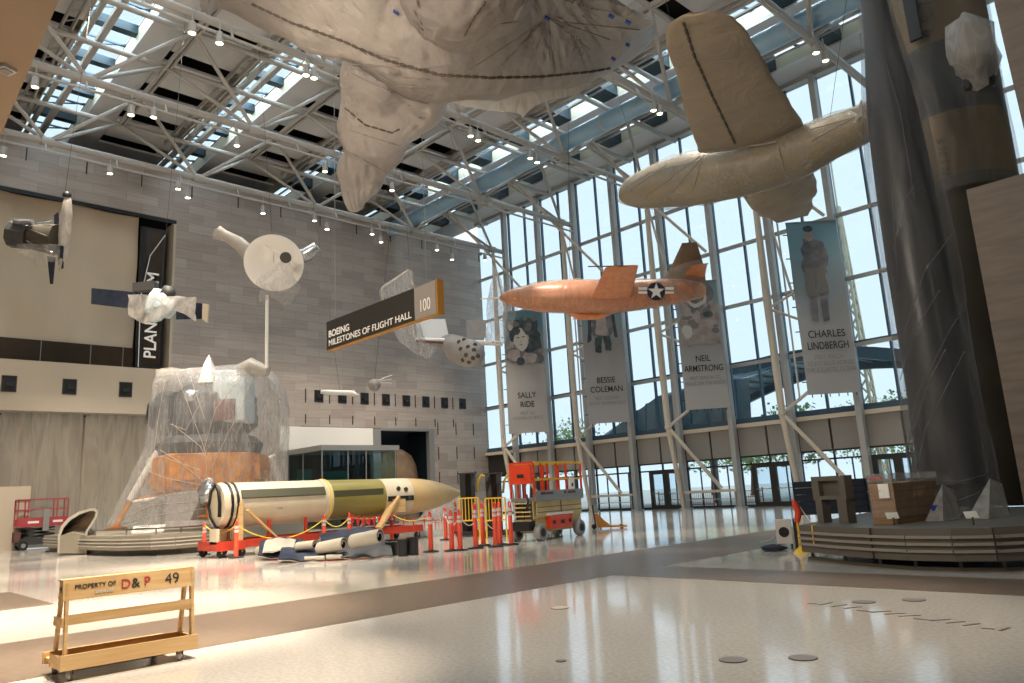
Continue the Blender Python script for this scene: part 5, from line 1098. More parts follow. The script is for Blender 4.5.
for k, ((x, y), lb) in enumerate(SP):
    g = G(x, y)
    if k == 0: g = P(204, 553, 27.2); g.z = 0
    if k in (2, 3): g = V((XM+1.35, on(x, 520, 0, XM+1.35).y, 0))
    posts.append(stanchion(g.x, g.y, 1.2 if k < 9 else 1.35, 'orange stanchion post with silver bands, '+lb)); posts[-1]['px'] = x
def rope(a, c, sag, m, nm, lab, r=.02, flags=0):
    a, c = V(a), V(c); t = thing(nm, (a+c)/2, lab, 'rope')
    pts = [a.lerp(c, i/14)-V((0, 0, sag*4*(i/14)*(1-i/14))) for i in range(15)]
    MB().path(pts, r, 6).build('cord', m, t, True)
    for k in range(flags):
        u = (k+.5)/flags; p = a.lerp(c, u)-V((0, 0, sag*4*u*(1-u))); d = (c-a).normalized()*.13
        MB().prism([p-d, p+d, p+d*.2-V((0, 0, .3))], (.01, .006, 0)).prism([p-d+V((0, 0, .03)), p+d*.6+V((.03, .03, .09)), p+d], (.01, .01, 0)).build('pennant', 'redflag', t)
top = lambda k, z=1.05: V((posts[k].location.x, posts[k].location.y, z))
rope(top(0), top(1), .25, 'rope', 'yellow_rope', 'yellow rope slung between the two leftmost orange posts')
rope(top(1), top(2), .55, 'rope', 'yellow_rope', 'yellow rope sagging in front of the white missile section')
rope(top(2), top(3), .3, 'rope', 'yellow_rope', 'yellow rope sagging in front of the olive missile section')
rope(top(3), top(4), .12, 'rope', 'pennant_rope', 'rope of red pennants before the missile nose', .015, 8)
rope(top(4), top(5), .2, 'rope', 'pennant_rope', 'rope of red pennants ending at the post beside the black crates', .015, 4)
rope(top(5, .95), top(6), .2, 'reflect', 'pennant_rope', 'rope of red pennants behind the lone orange post', .015, 5)
rope(top(6, .9), top(8), .35, 'reflect', 'pennant_rope', 'short rope of red pennants drooping at the close pair of posts', .015, 4)
rope(top(8), top(9, .8), .2, 'reflect', 'white_rope', 'pale rope between the close pair and the barrier posts', .015)
rope(top(10, .9), top(12, .5), .15, 'reflect', 'white_rope', 'pale rope hanging between the barrier posts', .015)
# --- heap of rolled navy pads
def pad_sheet(pts, w, lab, fold=0):
    """a thick quilted pad following a profile of points; navy outside, pale lining inside"""
    t = thing('moving_pad', pts[0], lab, 'pad', 'navy moving pads heaped on the floor')
    w = V(w); R = [[p, p+w*.33, p+w*.66, p+w] for p in pts]
    th = []
    n = len(pts)
    for off, m, nm in ((0, 'pad', 'cover'), (-.035, 'padin', 'lining')):
        b = MB(); rr = []
        for i, p in enumerate(pts):
            d = (pts[min(i+1, n-1)]-pts[max(i-1, 0)]).normalized(); nn = d.cross(w).normalized()
            rr.append([p+nn*off+w*u+V((0, 0, .02*math.sin(u*9+i))) for u in (0, .25, .5, .75, 1)]+[p+nn*(off-.03)+w*u+V((0, 0, .02*math.sin(u*9+i))) for u in (1, .75, .5, .25, 0)])
        b.rings(rr); b.build(nm, m, t, 50)
    return t
def roll(c, d, r, ln, lab, tail=.5, m='padin'):
    c, d = V(c), V(d).normalized(); s = d.cross(V((0, 0, 1))).normalized(); t = thing('rolled_pad', c, lab, 'pad', 'rolled moving pads on the heap')
    def spiral(r0, r1, th):
        out, inn_ = [], []
        for i in range(30):
            a = i/29*2*PI*1.6; q = r1+(r0-r1)*i/29; out.append((a, q)); inn_.append((a, q-th))
        return out+inn_[::-1]
    sp_ = spiral(r, r*.45, .035)
    R = [[c+d*u*ln+s*math.cos(a)*q+V((0, 0, math.sin(a)*q)) for a, q in sp_] for u in (0, .5, 1)]
    MB().rings(R).wrinkle(.015, 4).build('outer_roll', m, t, 60)
    sp2 = spiral(r-.037, r*.45-.037, .02); R = [[c+d*(u*(ln-.02)+.01)+s*math.cos(a)*q+V((0, 0, math.sin(a)*q)) for a, q in sp2] for u in (0, .5, 1)]
    MB().rings(R).build('inner_roll', 'pad', t, 60)
    return t
g0 = G(258, 556); 
def g(x, y, z=0): return G(x, y, z)
def Z(p, z): return V((p.x, p.y, z))
def drape(up_, lo, d0, d1, lab, m='pad', bulge=.25, lining=True, seed=0):
    """thick quilted pad lying from its upper edge (further back) down to its lower edge near the floor"""
    A_ = [P(x, y, d0) for x, y in up_]; B_ = [P(x, y, d1) for x, y in lo]
    for q in B_: q.z = max(q.z, .03)
    def ip(L, u):
        f = u*(len(L)-1); i = min(int(f), len(L)-2); return L[i].lerp(L[i+1], f-i)
    def fn(u, v, off=0):
        p = ip(A_, u).lerp(ip(B_, u), v); p = p+V((0, 0, bulge*math.sin(v*PI)))+V((0, 0, off)); q = noise.noise(p*2.5+V((seed, 0, 0))); p = p+V((q, -q, q))*.07
        return V((p.x, p.y, max(p.z, .012+max(off, 0)*.3)))
    t = thing('moving_pad', (A_[0]+B_[-1])/2, lab, 'pad', 'navy moving pads heaped on the floor')
    def slab(m_, nm, o0, o1):
        nu, nv = 24, 12; b = MB(); b.grid(lambda u, v: fn(u, v, o0), nu, nv); n0 = len(b.v); b.grid(lambda u, v: fn(u, v, o1), nu, nv); w = nu+1
        rim = [i for i in range(w)]+[j*w+nu for j in range(1, nv+1)]+[nv*w+i for i in range(nu-1, -1, -1)]+[j*w for j in range(nv-1, 0, -1)]
        b.f += [(rim[i], rim[(i+1) % len(rim)], n0+rim[(i+1) % len(rim)], n0+rim[i]) for i in range(len(rim))]
        b.build(nm, m_, t, 50)
    slab(m, 'cover', .035, .0)
    if lining: slab('padin', 'lining', .0, -.02)
def rollp(a, c, da, dc, r, lab, m='padin'):
    p, q = P(a[0], a[1], da), P(c[0], c[1], dc); p.z = max(p.z, r+.02); q.z = max(q.z, r+.02); return roll(p, q-p, r, (q-p).length, lab, m=m)
rollp((258, 551), (272, 546), 24.6, 24.2, .16, 'grey rolled pad at the far left of the heap')
drape([(262, 547), (275, 541), (300, 541), (305, 545)], [(258, 556), (270, 558), (285, 558), (300, 555)], 24.4, 22.6, 'navy quilted pad with a pale patch, at the left of the heap')
drape([(284, 547), (300, 546), (325, 547), (345, 551)], [(278, 560), (300, 562), (325, 561), (348, 556)], 23.2, 21.2, 'large navy quilted pad draped across the front of the heap', bulge=.1, seed=4)
drape([(270, 540), (280, 539), (292, 540), (298, 544)], [(262, 552), (272, 553), (284, 551), (294, 548)], 23.6, 22.5, 'pale lined pad lying on the left of the heap', 'padin', .15, False, 7)
drape([(345, 540), (356, 537), (376, 537), (388, 543)], [(330, 559), (350, 561), (372, 559), (393, 557)], 23.0, 21.2, 'dark navy pad draped at the right side of the heap', 'crate', bulge=.12, seed=9)
drape([(318, 540), (340, 534), (362, 531), (372, 533)], [(322, 549), (342, 546), (360, 545), (376, 544)], 24.4, 23.0, 'grey and navy pad peeking out behind the largest roll', seed=2)
rollp((297, 547), (315, 545), 22.0, 21.8, .16, 'white rolled pad with a dark open end, left centre of the heap')
rollp((319, 549), (344, 544), 21.6, 21.3, .215, 'white rolled pad with a dark open end, at the middle of the heap')
rollp((352, 542), (380, 536.5), 21.4, 21.1, .245, 'largest white rolled pad, lying on top at the right of the heap')
rollp((305, 561), (325, 559.5), 21.3, 21.2, .07, 'thin pale rolled pad on the floor at the front of the heap')
rollp((327, 560.5), (342, 559), 21.2, 21.1, .08, 'thin dark rolled pad on the floor, front right of the heap')
# black crates
for (x0_, x1_, yb, hgt), lb in (((386, 396, 556, .38), 'low black crate next to the pad heap'), ((398, 407, 556.5, .46), 'middle black crate of the three'), ((407.5, 417, 555.5, .5), 'rightmost and tallest black crate of the three')):
    a_, c_ = g(x0_, yb), g(x1_, yb-.4); w_ = (c_-a_).length; m_ = (a_+c_)/2; ang = math.atan2((c_-a_).y, (c_-a_).x); t = thing('black_crate', m_, lb, 'crate', 'black crates beside the heap'); q = V((-math.sin(ang), math.cos(ang), 0)); cc = m_+q*w_*.35
    b = MB(); e = .02; ux = V((math.cos(ang), math.sin(ang), 0))
    for s in (-1, 1): b.cbox(cc+ux*s*(w_/2-e)+V((0, 0, hgt/2)), e, w_*.7, hgt, ang); b.cbox(cc+q*s*(w_*.35-e)+V((0, 0, hgt/2)), w_-4*e, e, hgt, ang)
    b.cbox(cc+V((0, 0, .015)), w_-4*e, w_*.7-4*e, .03, ang); b.build('shell', 'crate', t)
    b = MB()
    for s in (-1, 1): b.cbox(cc+ux*s*(w_/2)+V((0, 0, hgt-.02)), .04, w_*.74, .04, ang); b.cbox(cc+q*s*(w_*.36)+V((0, 0, hgt-.02)), w_, .04, .04, ang)
    b.build('rim', 'black', t)
# --- orange and beige scissor lift
def scissor_lift(name, o, ang, L, Wd, lab, big=True):
    t = thing(name, o, lab, 'lift'); u = V((math.cos(ang), math.sin(ang), 0)); v = V((-math.sin(ang), math.cos(ang), 0))
    def q(a, b_, z): return V(o)+u*a+v*b_+V((0, 0, z))
    def bx(mb, a0, a1, b0, b1, z0, z1): return mb.cbox(q((a0+a1)/2, (b0+b1)/2, (z0+z1)/2), abs(a1-a0), abs(b1-b0), z1-z0, ang)
    return t, q, bx
w1 = G(541, 541); w2 = G(590, 533.5)
w2 = w1+(w2-w1).normalized()*2.55
ang = math.atan2((w2-w1).y, (w2-w1).x)
# origin: front left ground corner (near side), u = along, v = to the near/far side
t, q, bx = scissor_lift('scissor_lift', w1, ang, 2.9, 1.3, 'orange and beige scissor lift with grey tyres, right of the orange posts')
sgn = 1 if (V((-math.sin(ang), math.cos(ang), 0)).dot(FW) > 0) else -1
Wd = .82*sgn
def wheel(a, b_, r=.235):
    c = q(a, b_, r); ax_ = V((-math.sin(ang), math.cos(ang), 0))
    w_ = MB().lathe([(r*.55, -.09), (r*.9, -.1), (r, -.06), (r, .06), (r*.9, .1), (r*.55, .09)], c, 24, axis=ax_).build('wheel', 'wheelgrey', t, True)
    MB().lathe([(.001, -.115), (r*.5, -.11), (r*.5, .11), (.001, .115)], c, 20, axis=ax_).build('hub', 'crate', w_, True)
for a in (0, 2.2): 
    for b_ in (0, Wd): wheel(a, b_)
b = MB(); bx(b, .0, 2.45, .1*sgn, Wd-.1*sgn, .22, .62); b.build('chassis', 'beige', t, bevel=.02)
b = MB(); bx(b, -.35, -.02, .15*sgn, Wd-.1*sgn, .3, .55); b.build('axle_housing', 'crate', t)
b = MB(); bx(b, .5, 1.75, -.06*sgn, .14*sgn, .30, .68); b.build('battery_box', 'orange', t, bevel=.02)
b = MB(); bx(b, .45, 1.78, -.08*sgn, .16*sgn, .68, .75); b.build('box_lid', 'tri', t)
b = MB()
for a in (.67, 1.56): b.lathe([(.001, 0), (.06, 0), (.06, .02), (.001, .02)], q(a, -.07*sgn, .48), 12, axis=V((-math.sin(ang), math.cos(ang), 0))*-sgn)
bx(b, 1.05, 1.25, -.075*sgn, -.06*sgn, .42, .53); b.build('catch', 'crate', t)
b = MB()
for k in range(3):
    z = .66+.14*k
    for bb in (.12*sgn, Wd-.12*sgn):
        b.bar(q(-.15, bb, z), q(2.5, bb, z+.10), .06, .12); b.bar(q(-.15, bb, z+.10), q(2.5, bb, z), .06, .12)
b.build('scissor_arms', 'beige', t)
b = MB(); bx(b, -.05, 2.5, .04*sgn, .07*sgn, .66, 1.10); b.build('side_cover', 'beige', t)
b = MB()
for z in (.78, .92): bx(b, -.03, 2.48, .025*sgn, .04*sgn, z, z+.015)
bx(b, 1.25, 1.28, .025*sgn, .04*sgn, .70, 1.08); b.build('cover_groove', 'seam', t)
for a in (.25, .65, 1.05):
    MB().bar(q(-.22, a*.6*sgn, .55), q(-.22, a*.6*sgn, 1.1), .05).build('ladder_rail', 'darkmet', t)
b = MB()
for k in range(5): b.bar(q(-.25, .12*sgn, .58+k*.12), q(-.25, .7*sgn, .58+k*.12), .04)
b.build('ladder_rung', 'beige', t)
b = MB(); bx(b, -.2, 2.55, .0*sgn, Wd, 1.10, 1.2); b.build('deck', 'greymet', t)
b = MB(); bx(b, -.2, 2.55, -.03*sgn, .0*sgn, 1.12, 1.40); b.build('toe_board', 'greymet', t)
for a0, a1 in ((.1, .35), (.4, .75), (1.4, 1.5), (1.6, 2.05)): bx(MB(), a0, a1, -.045*sgn, -.03*sgn, 1.28, 1.35).build('toe_board_lettering', 'lmred', t)
posts_x = (-.18, .2, .55, 1.05, 1.6, 2.5)
for bb in (0, Wd):
    MB().bar(q(-.2, bb, 2.2), q(2.55, bb, 2.2), .06).build('top_rail', 'yellow', t); MB().bar(q(-.2, bb, 1.72), q(2.55, bb, 1.72), .05).build('mid_rail', 'yellow', t)
    for a in posts_x: MB().bar(q(a, bb, 1.2), q(a, bb, 2.2), .05).build('rail_post', 'orange', t)
for a in (-.2, 2.55):
    for z_ in (2.2, 1.72): MB().bar(q(a, 0, z_), q(a, Wd, z_), .055).build('end_rail', 'orange', t)
b = MB(); bx(b, -.26, -.22, .05*sgn, .78*sgn, 1.6, 2.15); b.build('control_panel', 'orange', t)
b = MB(); bx(b, -.275, -.26, .3*sgn, .52*sgn, 1.78, 1.88); b.build('panel_lettering', 'crate', t)
b = MB(); bx(b, 1.75, 2.05, -.03*sgn, .02*sgn, 1.40, 1.75); b.build('white_notice', 'letter', t)
b = MB(); bx(b, 1.86, 1.94, -.045*sgn, -.03*sgn, 1.48, 1.58); b.build('notice_mark', 'crate', t)
MB().path([q(-.3, .2*sgn, 1.3), q(-.4, .1*sgn, 1.1), q(-.35, .2*sgn, .9)], .03, 6).build('hose', 'crate', t, True)
t.scale = (1.17, 1.17, 1.17)
# --- pallet jack
p0 = G(598, 529); p1 = G(627, 527.5); t = thing('pallet_jack', p0, 'orange yellow pallet jack lying behind the right end of the scissor lift', 'pallet jack'); d = (p1-p0); d.z = 0; ln = 1.15; d.normalize(); s = V((-d.y, d.x, 0))
for k in (-.25, .25): MB().bar(p0+s*k+V((0, 0, .1)), p0+s*k+d*ln+V((0, 0, .07)), .16, .06).build('fork', 'jack', t); MB().lathe([(.04, -.05), (.07, -.05), (.07, .05), (.04, .05)], p0+s*k+d*(ln-.2)+V((0, 0, .071)), 12, axis=s).build('roller', 'crate', t)
MB().prism([p0-s*.35+V((0, 0, .06)), p0-s*.35+V((0, 0, .62))-d*.1, p0-s*.35+V((0, 0, .62)), p0-s*.35+d*.25+V((0, 0, .35)), p0-s*.35+d*.55+V((0, 0, .1))], s*.7).build('body', 'jack', t)
MB().tube(p0-d*.08+V((0, 0, .12)), p0-d*.16+V((0, 0, .95)), .03).build('handle', 'crate', t, True)
MB().lathe([(.06, -.08), (.1, -.07), (.1, .07), (.06, .08)], p0-d*.15+V((0, 0, .1)), 14, axis=s).build('steer_wheel', 'crate', t, True)
# --- material lifts wrapped in black with yellow barriers
def mast(px, lab, base):
    o = G(px, base); dd = (o-CP).dot(FW); t = thing('material_lift', o, lab, 'lift', 'black wrapped material lifts'); r2 = rt2
    MB().cbox(o+V((0, 0, .12)), 1.0, 1.3, .16, math.atan2(r2.y, r2.x)).build('base', 'crate', t)
    for a in (-.4, .4):
        for c_ in (-.5, .5): MB().lathe([(.02, -.04), (.08, -.04), (.08, .04), (.02, .04)], o+r2*a+fw2*c_+V((0, 0, .08)), 12, axis=r2).build('wheel', 'rubber', t)
    zt_ = P(px, 472.5, dd).z
    MB().rings([[o+r2*a*(.27+.02*z)+fw2*c_*(.3)+V((0, 0, z)) for a, c_ in ((-1, -1), (-.3, -1.1), (.4, -.95), (1, -1), (1, 1), (-1, 1))] for z in (.2, .6, 1.0, 1.5, 2.0, zt_-.05)]).wrinkle(.03, 3).build('black_wrap', 'poly', t)
    MB().cbox(o+V((0, 0, zt_-.02)), .75, .7, .05, math.atan2(r2.y, r2.x)).build('top_cap', 'darkmet', t)
    MB().path([o+r2*.36+V((0, 0, zt_-.8)), o+r2*.42+V((0, 0, zt_-.35)), o+r2*.55+V((0, 0, zt_-.12)), o+r2*.72+V((0, 0, zt_-.15))], .05, 8).build('yellow_strap', 'yellow', t, True)
    return t
mast(470, 'left of the two tall black wrapped material lifts', 536); mast(496, 'right of the two tall black wrapped material lifts', 536)
def barrier(px, y, lab):
    o = G(px, y); dd = (o-CP).dot(FW); w_ = 20*dd/FPX; zt_ = P(px, 498, dd).z; t = thing('yellow_barrier', o, lab, 'barrier', 'yellow tubular barriers')
    for z in (zt_, zt_*.45): MB().bar(o-rt2*w_/2+V((0, 0, z)), o+rt2*w_/2+V((0, 0, z)), .05).build('rail', 'yellow', t)
    for k in range(7): a = -w_/2+w_*k/6; MB().bar(o+rt2*a+V((0, 0, zt_ if 1 else 0)), o+rt2*a+V((0, 0, 0 if k in (0, 6) else zt_*.45)), .045 if k in (0, 6) else .025).build('upright', 'yellow', t)
barrier(470, 539, 'left of the two yellow tubular barriers, in front of the left black lift'); barrier(497, 538.5, 'right of the two yellow tubular barriers, in front of the right black lift')
# --- small red scissor lift on the far left
o = V((-46.9, 8.4, 0)); ang = math.pi/2-.1
pA, pB = G(24, 549.5), G(62, 548)
o = V((-47.9, on(16, 540, 0, -47.9).y, 0)); 
t, q, bx = scissor_lift('red_scissor_lift', o, PI/2, 1.9, .8, 'small dark red scissor lift with open guard rails at the far left')
LL = (on(66, 540, 0, -47.9).y-o.y)/1.12
for a in (.3, LL-.5):
    for b_ in (0, .75): c = q(a, b_, .2); MB().lathe([(.06, -.07), (.2, -.07), (.2, .07), (.06, .07)], c, 18, axis=(1, 0, 0)).build('wheel', 'rubber', t, True); MB().lathe([(.001, -.075), (.1, -.075), (.1, .075), (.001, .075)], c, 14, axis=(1, 0, 0)).build('hub', 'greymet', t, True)
b = MB(); bx(b, .1, LL-.3, .05, .7, .22, .5); b.build('chassis', 'darkmet', t)
b = MB(); bx(b, -.05, .2, .1, .7, .35, .8); b.build('front_box', 'lmred', t)
b = MB()
for k in range(3):
    for bb in (.08, .68): b.bar(q(.3, bb, .5+.15*k), q(LL-.5, bb, .66+.15*k), .05, .08).bar(q(.3, bb, .66+.15*k), q(LL-.5, bb, .5+.15*k), .05, .08)
b.bar(q(.8, .08, .6), q(.8, .68, .6), .05).build('scissor_arms', 'darkmet', t)
b = MB(); bx(b, 0, LL, 0, .75, .98, 1.05); b.build('deck', 'greymet', t)
b = MB(); bx(b, 0, LL, -.03+.78, .0+.78, 1.0, 1.35); bx(b, 0, LL, -.04, -.01, 1.0, 1.4); b.build('side_board', 'redm', t)
hz = P(40, 497, 38.5).z; hz = 2.2
for bb in (0, .75):
    MB().bar(q(0, bb, hz), q(LL, bb, hz), .05).build('top_rail', 'redm', t); MB().bar(q(0, bb, 1.75), q(LL, bb, 1.75), .04).build('mid_rail', 'redm', t)
    for a in (0, LL*.2, LL*.78, LL): MB().bar(q(a, bb, 1.05), q(a, bb, hz), .05).build('rail_post', 'redm', t)
for a in (0, LL): MB().bar(q(a, 0, hz), q(a, .75, hz), .05).build('end_rail', 'redm', t)
b = MB(); bx(b, LL*.5, LL*.62, -.1, -.04, .8, 1.75); b.build('control_box', 'greymet', t)
text('LIFT', (0, 0, 0), (0, 1, 0), (0, 0, 1), .1, 'letter', t) if False else None
bx(MB(), LL*.2, LL*.42, -.05, -.04, 1.15, 1.25).build('white_marking', 'white', t); bx(MB(), LL*.7, LL*.9, -.05, -.04, 1.15, 1.25).build('white_marking', 'white', t); t.scale = (1.12, 1.12, 1.2)
# --- A frame panel cart in the foreground
X_, Ya, Yb = -8.88, 2.13, 3.38
cf = V((X_, Ya, 0)); Xr = X_-.58
t = thing('panel_cart', (X_-.28, (Ya+Yb)/2, 0), 'plywood A-frame panel cart stencilled PROPERTY OF D&P 49, on casters in the left foreground', 'cart')
zb0, zb1 = .115, .235
# base tray
MB().box(X_-.40, X_, Ya-.04, Yb+.04, zb0, zb0+.03).build('tray_bottom', 'woodd', t)
MB().box(X_-.015, X_+.01, Ya-.05, Yb+.05, zb0-.01, zb1+.02).build('front_board', 'wood', t, bevel=.003)
MB().box(X_-.42, X_-.40, Ya-.05, Yb+.05, zb0-.01, zb1+.02).build('middle_board', 'wood', t)
for y0_, y1_ in ((Ya-.045, Ya-.02), (Yb+.02, Yb+.045)): MB().box(X_-.40, X_-.016, y0_, y1_, zb0, zb1).build('end_board', 'wood', t)
b = MB(); b.box(Xr-.06, X_-.42, Ya-.04, Yb-.1, zb0+.02, zb0+.06); b.build('rear_shelf', 'wood', t)
MB().box(Xr-.08, Xr-.06, Ya-.06, Yb-.1, zb0-.01, zb0+.11).build('rear_lip', 'wood', t)
zt2 = .96; zk = .80
def frame_x(z, side): # front leg leans back, rear leg leans forward to the top
    u = (z-.15)/(zt2-.15); return (X_-.04-.075*u) if side == 0 else (X_-.43+.15*u)
for y in (Ya, Yb):
    MB().bar((frame_x(.15, 0), y, .15), (frame_x(zt2, 0), y, zt2-.02), .03, .07, up=(1, 0, 0)).build('front_upright', 'wood', t)
    MB().bar((frame_x(.15, 1), y, .15), (frame_x(zt2, 1), y, zt2-.02), .03, .07, up=(1, 0, 0)).build('rear_upright', 'wood', t)
    MB().bar((frame_x(.56, 0)+.02, y-.03, .56), (frame_x(.56, 1)-.03, y-.03, .56), .025, .09).build('end_rail', 'wood', t)
    e = -.03 if y == Ya else .012
    MB().prism([(X_-.085, y+e, zt2-.18), (X_-.11, y+e, zt2), (X_-.27, y+e, zt2), (X_-.31, y+e, zt2-.18)], (0, .018, 0)).build('end_gusset', 'wood', t)
d = V((-.035, 0, .18)).normalized(); 
tbx = lambda z: X_-.065-(z-(zt2-.19))*.19
p_ = [(tbx(zt2-.19)+.0, Ya-.04, zt2-.19), (tbx(zt2)+.0, Ya-.04, zt2), (tbx(zt2)-.02, Ya-.04, zt2), (tbx(zt2-.19)-.02, Ya-.04, zt2-.19)]
MB().prism(p_, (0, Yb-Ya+.06, 0)).build('stencilled_board', 'wood', t)
MB().box(X_-.29, X_-.11, Ya-.04, Yb+.02, zt2-.005, zt2+.012).build('top_strip', 'wood', t)
MB().bar((frame_x(.58, 0)+.015, Ya, .58), (frame_x(.58, 0)+.015, Yb, .58), .02, .10).build('middle_rail', 'wood', t)
xd = V((0, 1, 0)); yd = V((-.19, 0, 1)).normalized()
def tp(y, z): return (tbx(z)+.004, y, z)
Lc = Yb-Ya
text('PROPERTY OF', tp(Ya+Lc*.05, zt2-.07), xd, yd, .062, 'darkletter', t, 'stencil', 'LEFT', stretch=1.0, ext=.001, bold=.001)
text('D', tp(Ya+Lc*.40, zt2-.093), xd, yd, .135, 'redletter', t, 'stencil', 'LEFT', ext=.001, bold=.002); text('&', tp(Ya+Lc*.485, zt2-.093), xd, yd, .135, 'darkletter', t, 'stencil', 'LEFT', ext=.001, bold=.002); text('P', tp(Ya+Lc*.585, zt2-.09), xd, yd, .135, 'redletter', t, 'stencil', 'LEFT', ext=.001, bold=.002)
text('49', tp(Ya+Lc*.76, zt2-.09), xd, yd, .16, 'darkletter', t, 'stencil', 'LEFT', ext=.001, bold=.0)
text('49', (X_-.195, Ya-.034, zt2-.09), (1, 0, 0), (0, 0, 1), .085, 'darkletter', t, 'stencil', 'CENTER', ext=.001)
b = MB()
for k in range(5): b.box(tbx(zt2-.15)+.004, tbx(zt2-.15)+.006, Ya+Lc*(.2+.03*k), Ya+Lc*(.22+.03*k), zt2-.15, zt2-.12)
b.build('worn_patch', 'reflect', t)
for x, y in ((X_-.06, Ya+.06), (X_-.06, Yb-.12), (Xr, Ya+.05), (Xr, Yb-.22)):
    c = V((x, y, .062)); w_ = MB().lathe([(.02, -.02), (.058, -.02), (.062, -.012), (.062, .012), (.058, .02), (.02, .02)], c, 20, axis=(.5, .86, 0)).build('caster_wheel', 'greymet', t, True)
    s_ = V((.5, .86, 0)).normalized()*.028
    MB().bar(c+s_, c+s_+V((0, 0, .065)), .012, .03).bar(c-s_, c-s_+V((0, 0, .065)), .012, .03).cbox(c+V((0, 0, .069)), .09, .09, .01).build('caster_fork', 'darkmet', t)
# --- right plinth with wrapped missiles
zt3, zb3 = .68, .17
fr = [on(x, y, 2, zt3) for x, y in ((799, 525), (835, 526.8), (870, 528), (905, 528.6), (950, 528.4), (993, 527.4), (1030, 525.5))]
fr = [V((p.x, p.y, 0)) for p in fr]; fr.append(fr[-1]+(fr[-1]-fr[-2])*3+V((.3, .5, 0)))
dd = V((.15, 1, 0)).normalized()
t = plinth('missile_plinth', 'low curved dark grey plinth with three pale stripes, at the right below the wrapped missiles', fr, V((-.1, .99, 0)), zb3, zt3, 'platr', 'platrs', ((.30, .345), (.41, .455), (.52, .565)), 7.2)
for k, p in enumerate(fr[:-1]):
    for e in ((0,) if k else (0.12,)):
        c = p.lerp(fr[k+1], e)+V((0, .25, 0)); MB().bar(V((c.x, c.y, .02)), V((c.x, c.y, zb3)), .05).build('foot_post', 'platdark', t)
    MB().bar(p+V((0, .25, .03)), fr[k+1]+V((0, .25, .03)), .06, .05).build('foot_rail', 'platdark', t)
for x_ in (870.4, 993): p = on(x_, 528, 2, zt3); MB().bar(V((p.x, p.y-.035, zb3)), V((p.x, p.y-.035, zt3)), .012, .02).build('panel_joint', 'black', t)
p = on(813, 525.5, 2, zt3); MB().path([V((p.x, p.y+.1, zt3+.01)), V((p.x, p.y-.05, zt3)), V((p.x, p.y-.06, .3))], .015, 6).build('yellow_tape', 'rope', t)
# blank display stand
def onp(x, y): return on(x, y, 2, zt3)
a_, c_ = onp(818, 524), onp(851, 524)
Dp = (onp(835, 524)-CP).dot(FW)-.0
base = on(818, 523, 2, zt3); base2 = on(850.5, 523.6, 2, zt3)
u = (base2-base); u.z = 0; w_ = u.length; u.normalize(); nn = V((-u.y, u.x, 0)); nn = nn if nn.dot(FW) > 0 else -nn
d0 = (base-CP).dot(FW); hS = P(811, 477, d0).z-zt3
t = thing('display_stand', base+u*w_/2, 'dark grey blank display stand with a rectangular window on the missile plinth', 'display')
b = MB(); ux = V((u.x, u.y, 0)); A_ = math.atan2(u.y, u.x)
def bb(mb, a0, a1, z0, z1, dep0=0, dep1=.22): return mb.cbox(base+ux*(a0+a1)/2+nn*(dep0+dep1)/2+V((0, 0, (z0+z1)/2)), a1-a0, dep1-dep0, z1-z0, A_)
bb(b, .0, w_*.20, .002, hS*.50); b.build('leg', 'platr', t); b = MB(); bb(b, w_*.68, w_*.95, .002, hS*.50); b.build('leg', 'platr', t)
b = MB(); bb(b, -.04, w_*.17, hS*.50, hS); bb(b, w_*.80, w_*.98, hS*.50, hS); bb(b, w_*.17, w_*.80, hS*.50, hS*.58); bb(b, w_*.17, w_*.80, hS*.9, hS); b.build('frame', 'platr', t)
b = MB(); bb(b, w_*.17, w_*.80, hS*.58, hS*.9, .12, .2); b.build('recessed_screen', 'platdark', t)
# wrapped pallet of cartons
pa, pb_ = onp(868.5, 524), onp(905, 524.5); y0_ = 18.2
def onY(x, y, Y): return on(x, y, 1, Y)
q0 = on(866, 521, 2, zt3); D0 = 14.0
o1, o2, o3 = P(868, 486, D0), P(893, 488, D0-.3), P(937, 484, D0+.6)
c1, c2, c3 = [V((p.x, p.y, zt3+.005)) for p in (o1, o2, o3)]
top_z = P(880, 483, D0).z; c4 = c1+(c3-c2)
t = thing('wrapped_pallet', c2, 'stack of brown cartons shrink wrapped on a pallet, on the missile plinth', 'pallet')
MB().prism([c1, c2, c3, c4], (0, 0, .1)).build('pallet_boards', 'board', t)
rows_ = 4; hh_ = (top_z-zt3-.12)/rows_
for k in range(rows_):
    for (s0, s1) in ((0, .5), (.5, 1)):
        aa, bb_ = c2.lerp(c3, s0), c2.lerp(c3, s1); cc_, dd_ = c1.lerp(c4, s1), c1.lerp(c4, s0); m_ = (aa+bb_+cc_+dd_)/4
        MB().prism([m_+(p-m_)*.985+V((0, 0, .11+k*hh_)) for p in (aa, bb_, cc_, dd_)], (0, 0, hh_*.97)).build('carton', 'carton', t, bevel=.01)
m_ = (c1+c2+c3+c4)/4
MB().rings([[m_+(p-m_)*1.02+V((0, 0, z)) for s in range(4) for p in [( (c1, c2), (c2, c3), (c3, c4), (c4, c1))[s][0].lerp(((c1, c2), (c2, c3), (c3, c4), (c4, c1))[s][1], i/6) for i in range(6)]] for z in (.06, .3, .6, .9, top_z-zt3+.02)]).wrinkle(.03, 2.2, (1, 1, 2)).build('shrink_wrap', 'film', t, 60)
MB().prism([m_+(p-m_)*1.0+V((0, 0, top_z-zt3+.0)) for p in (c1, c2, c3, c4)], (0, 0, .05)).wrinkle(.03, 2).build('top_film', 'filmw', t)
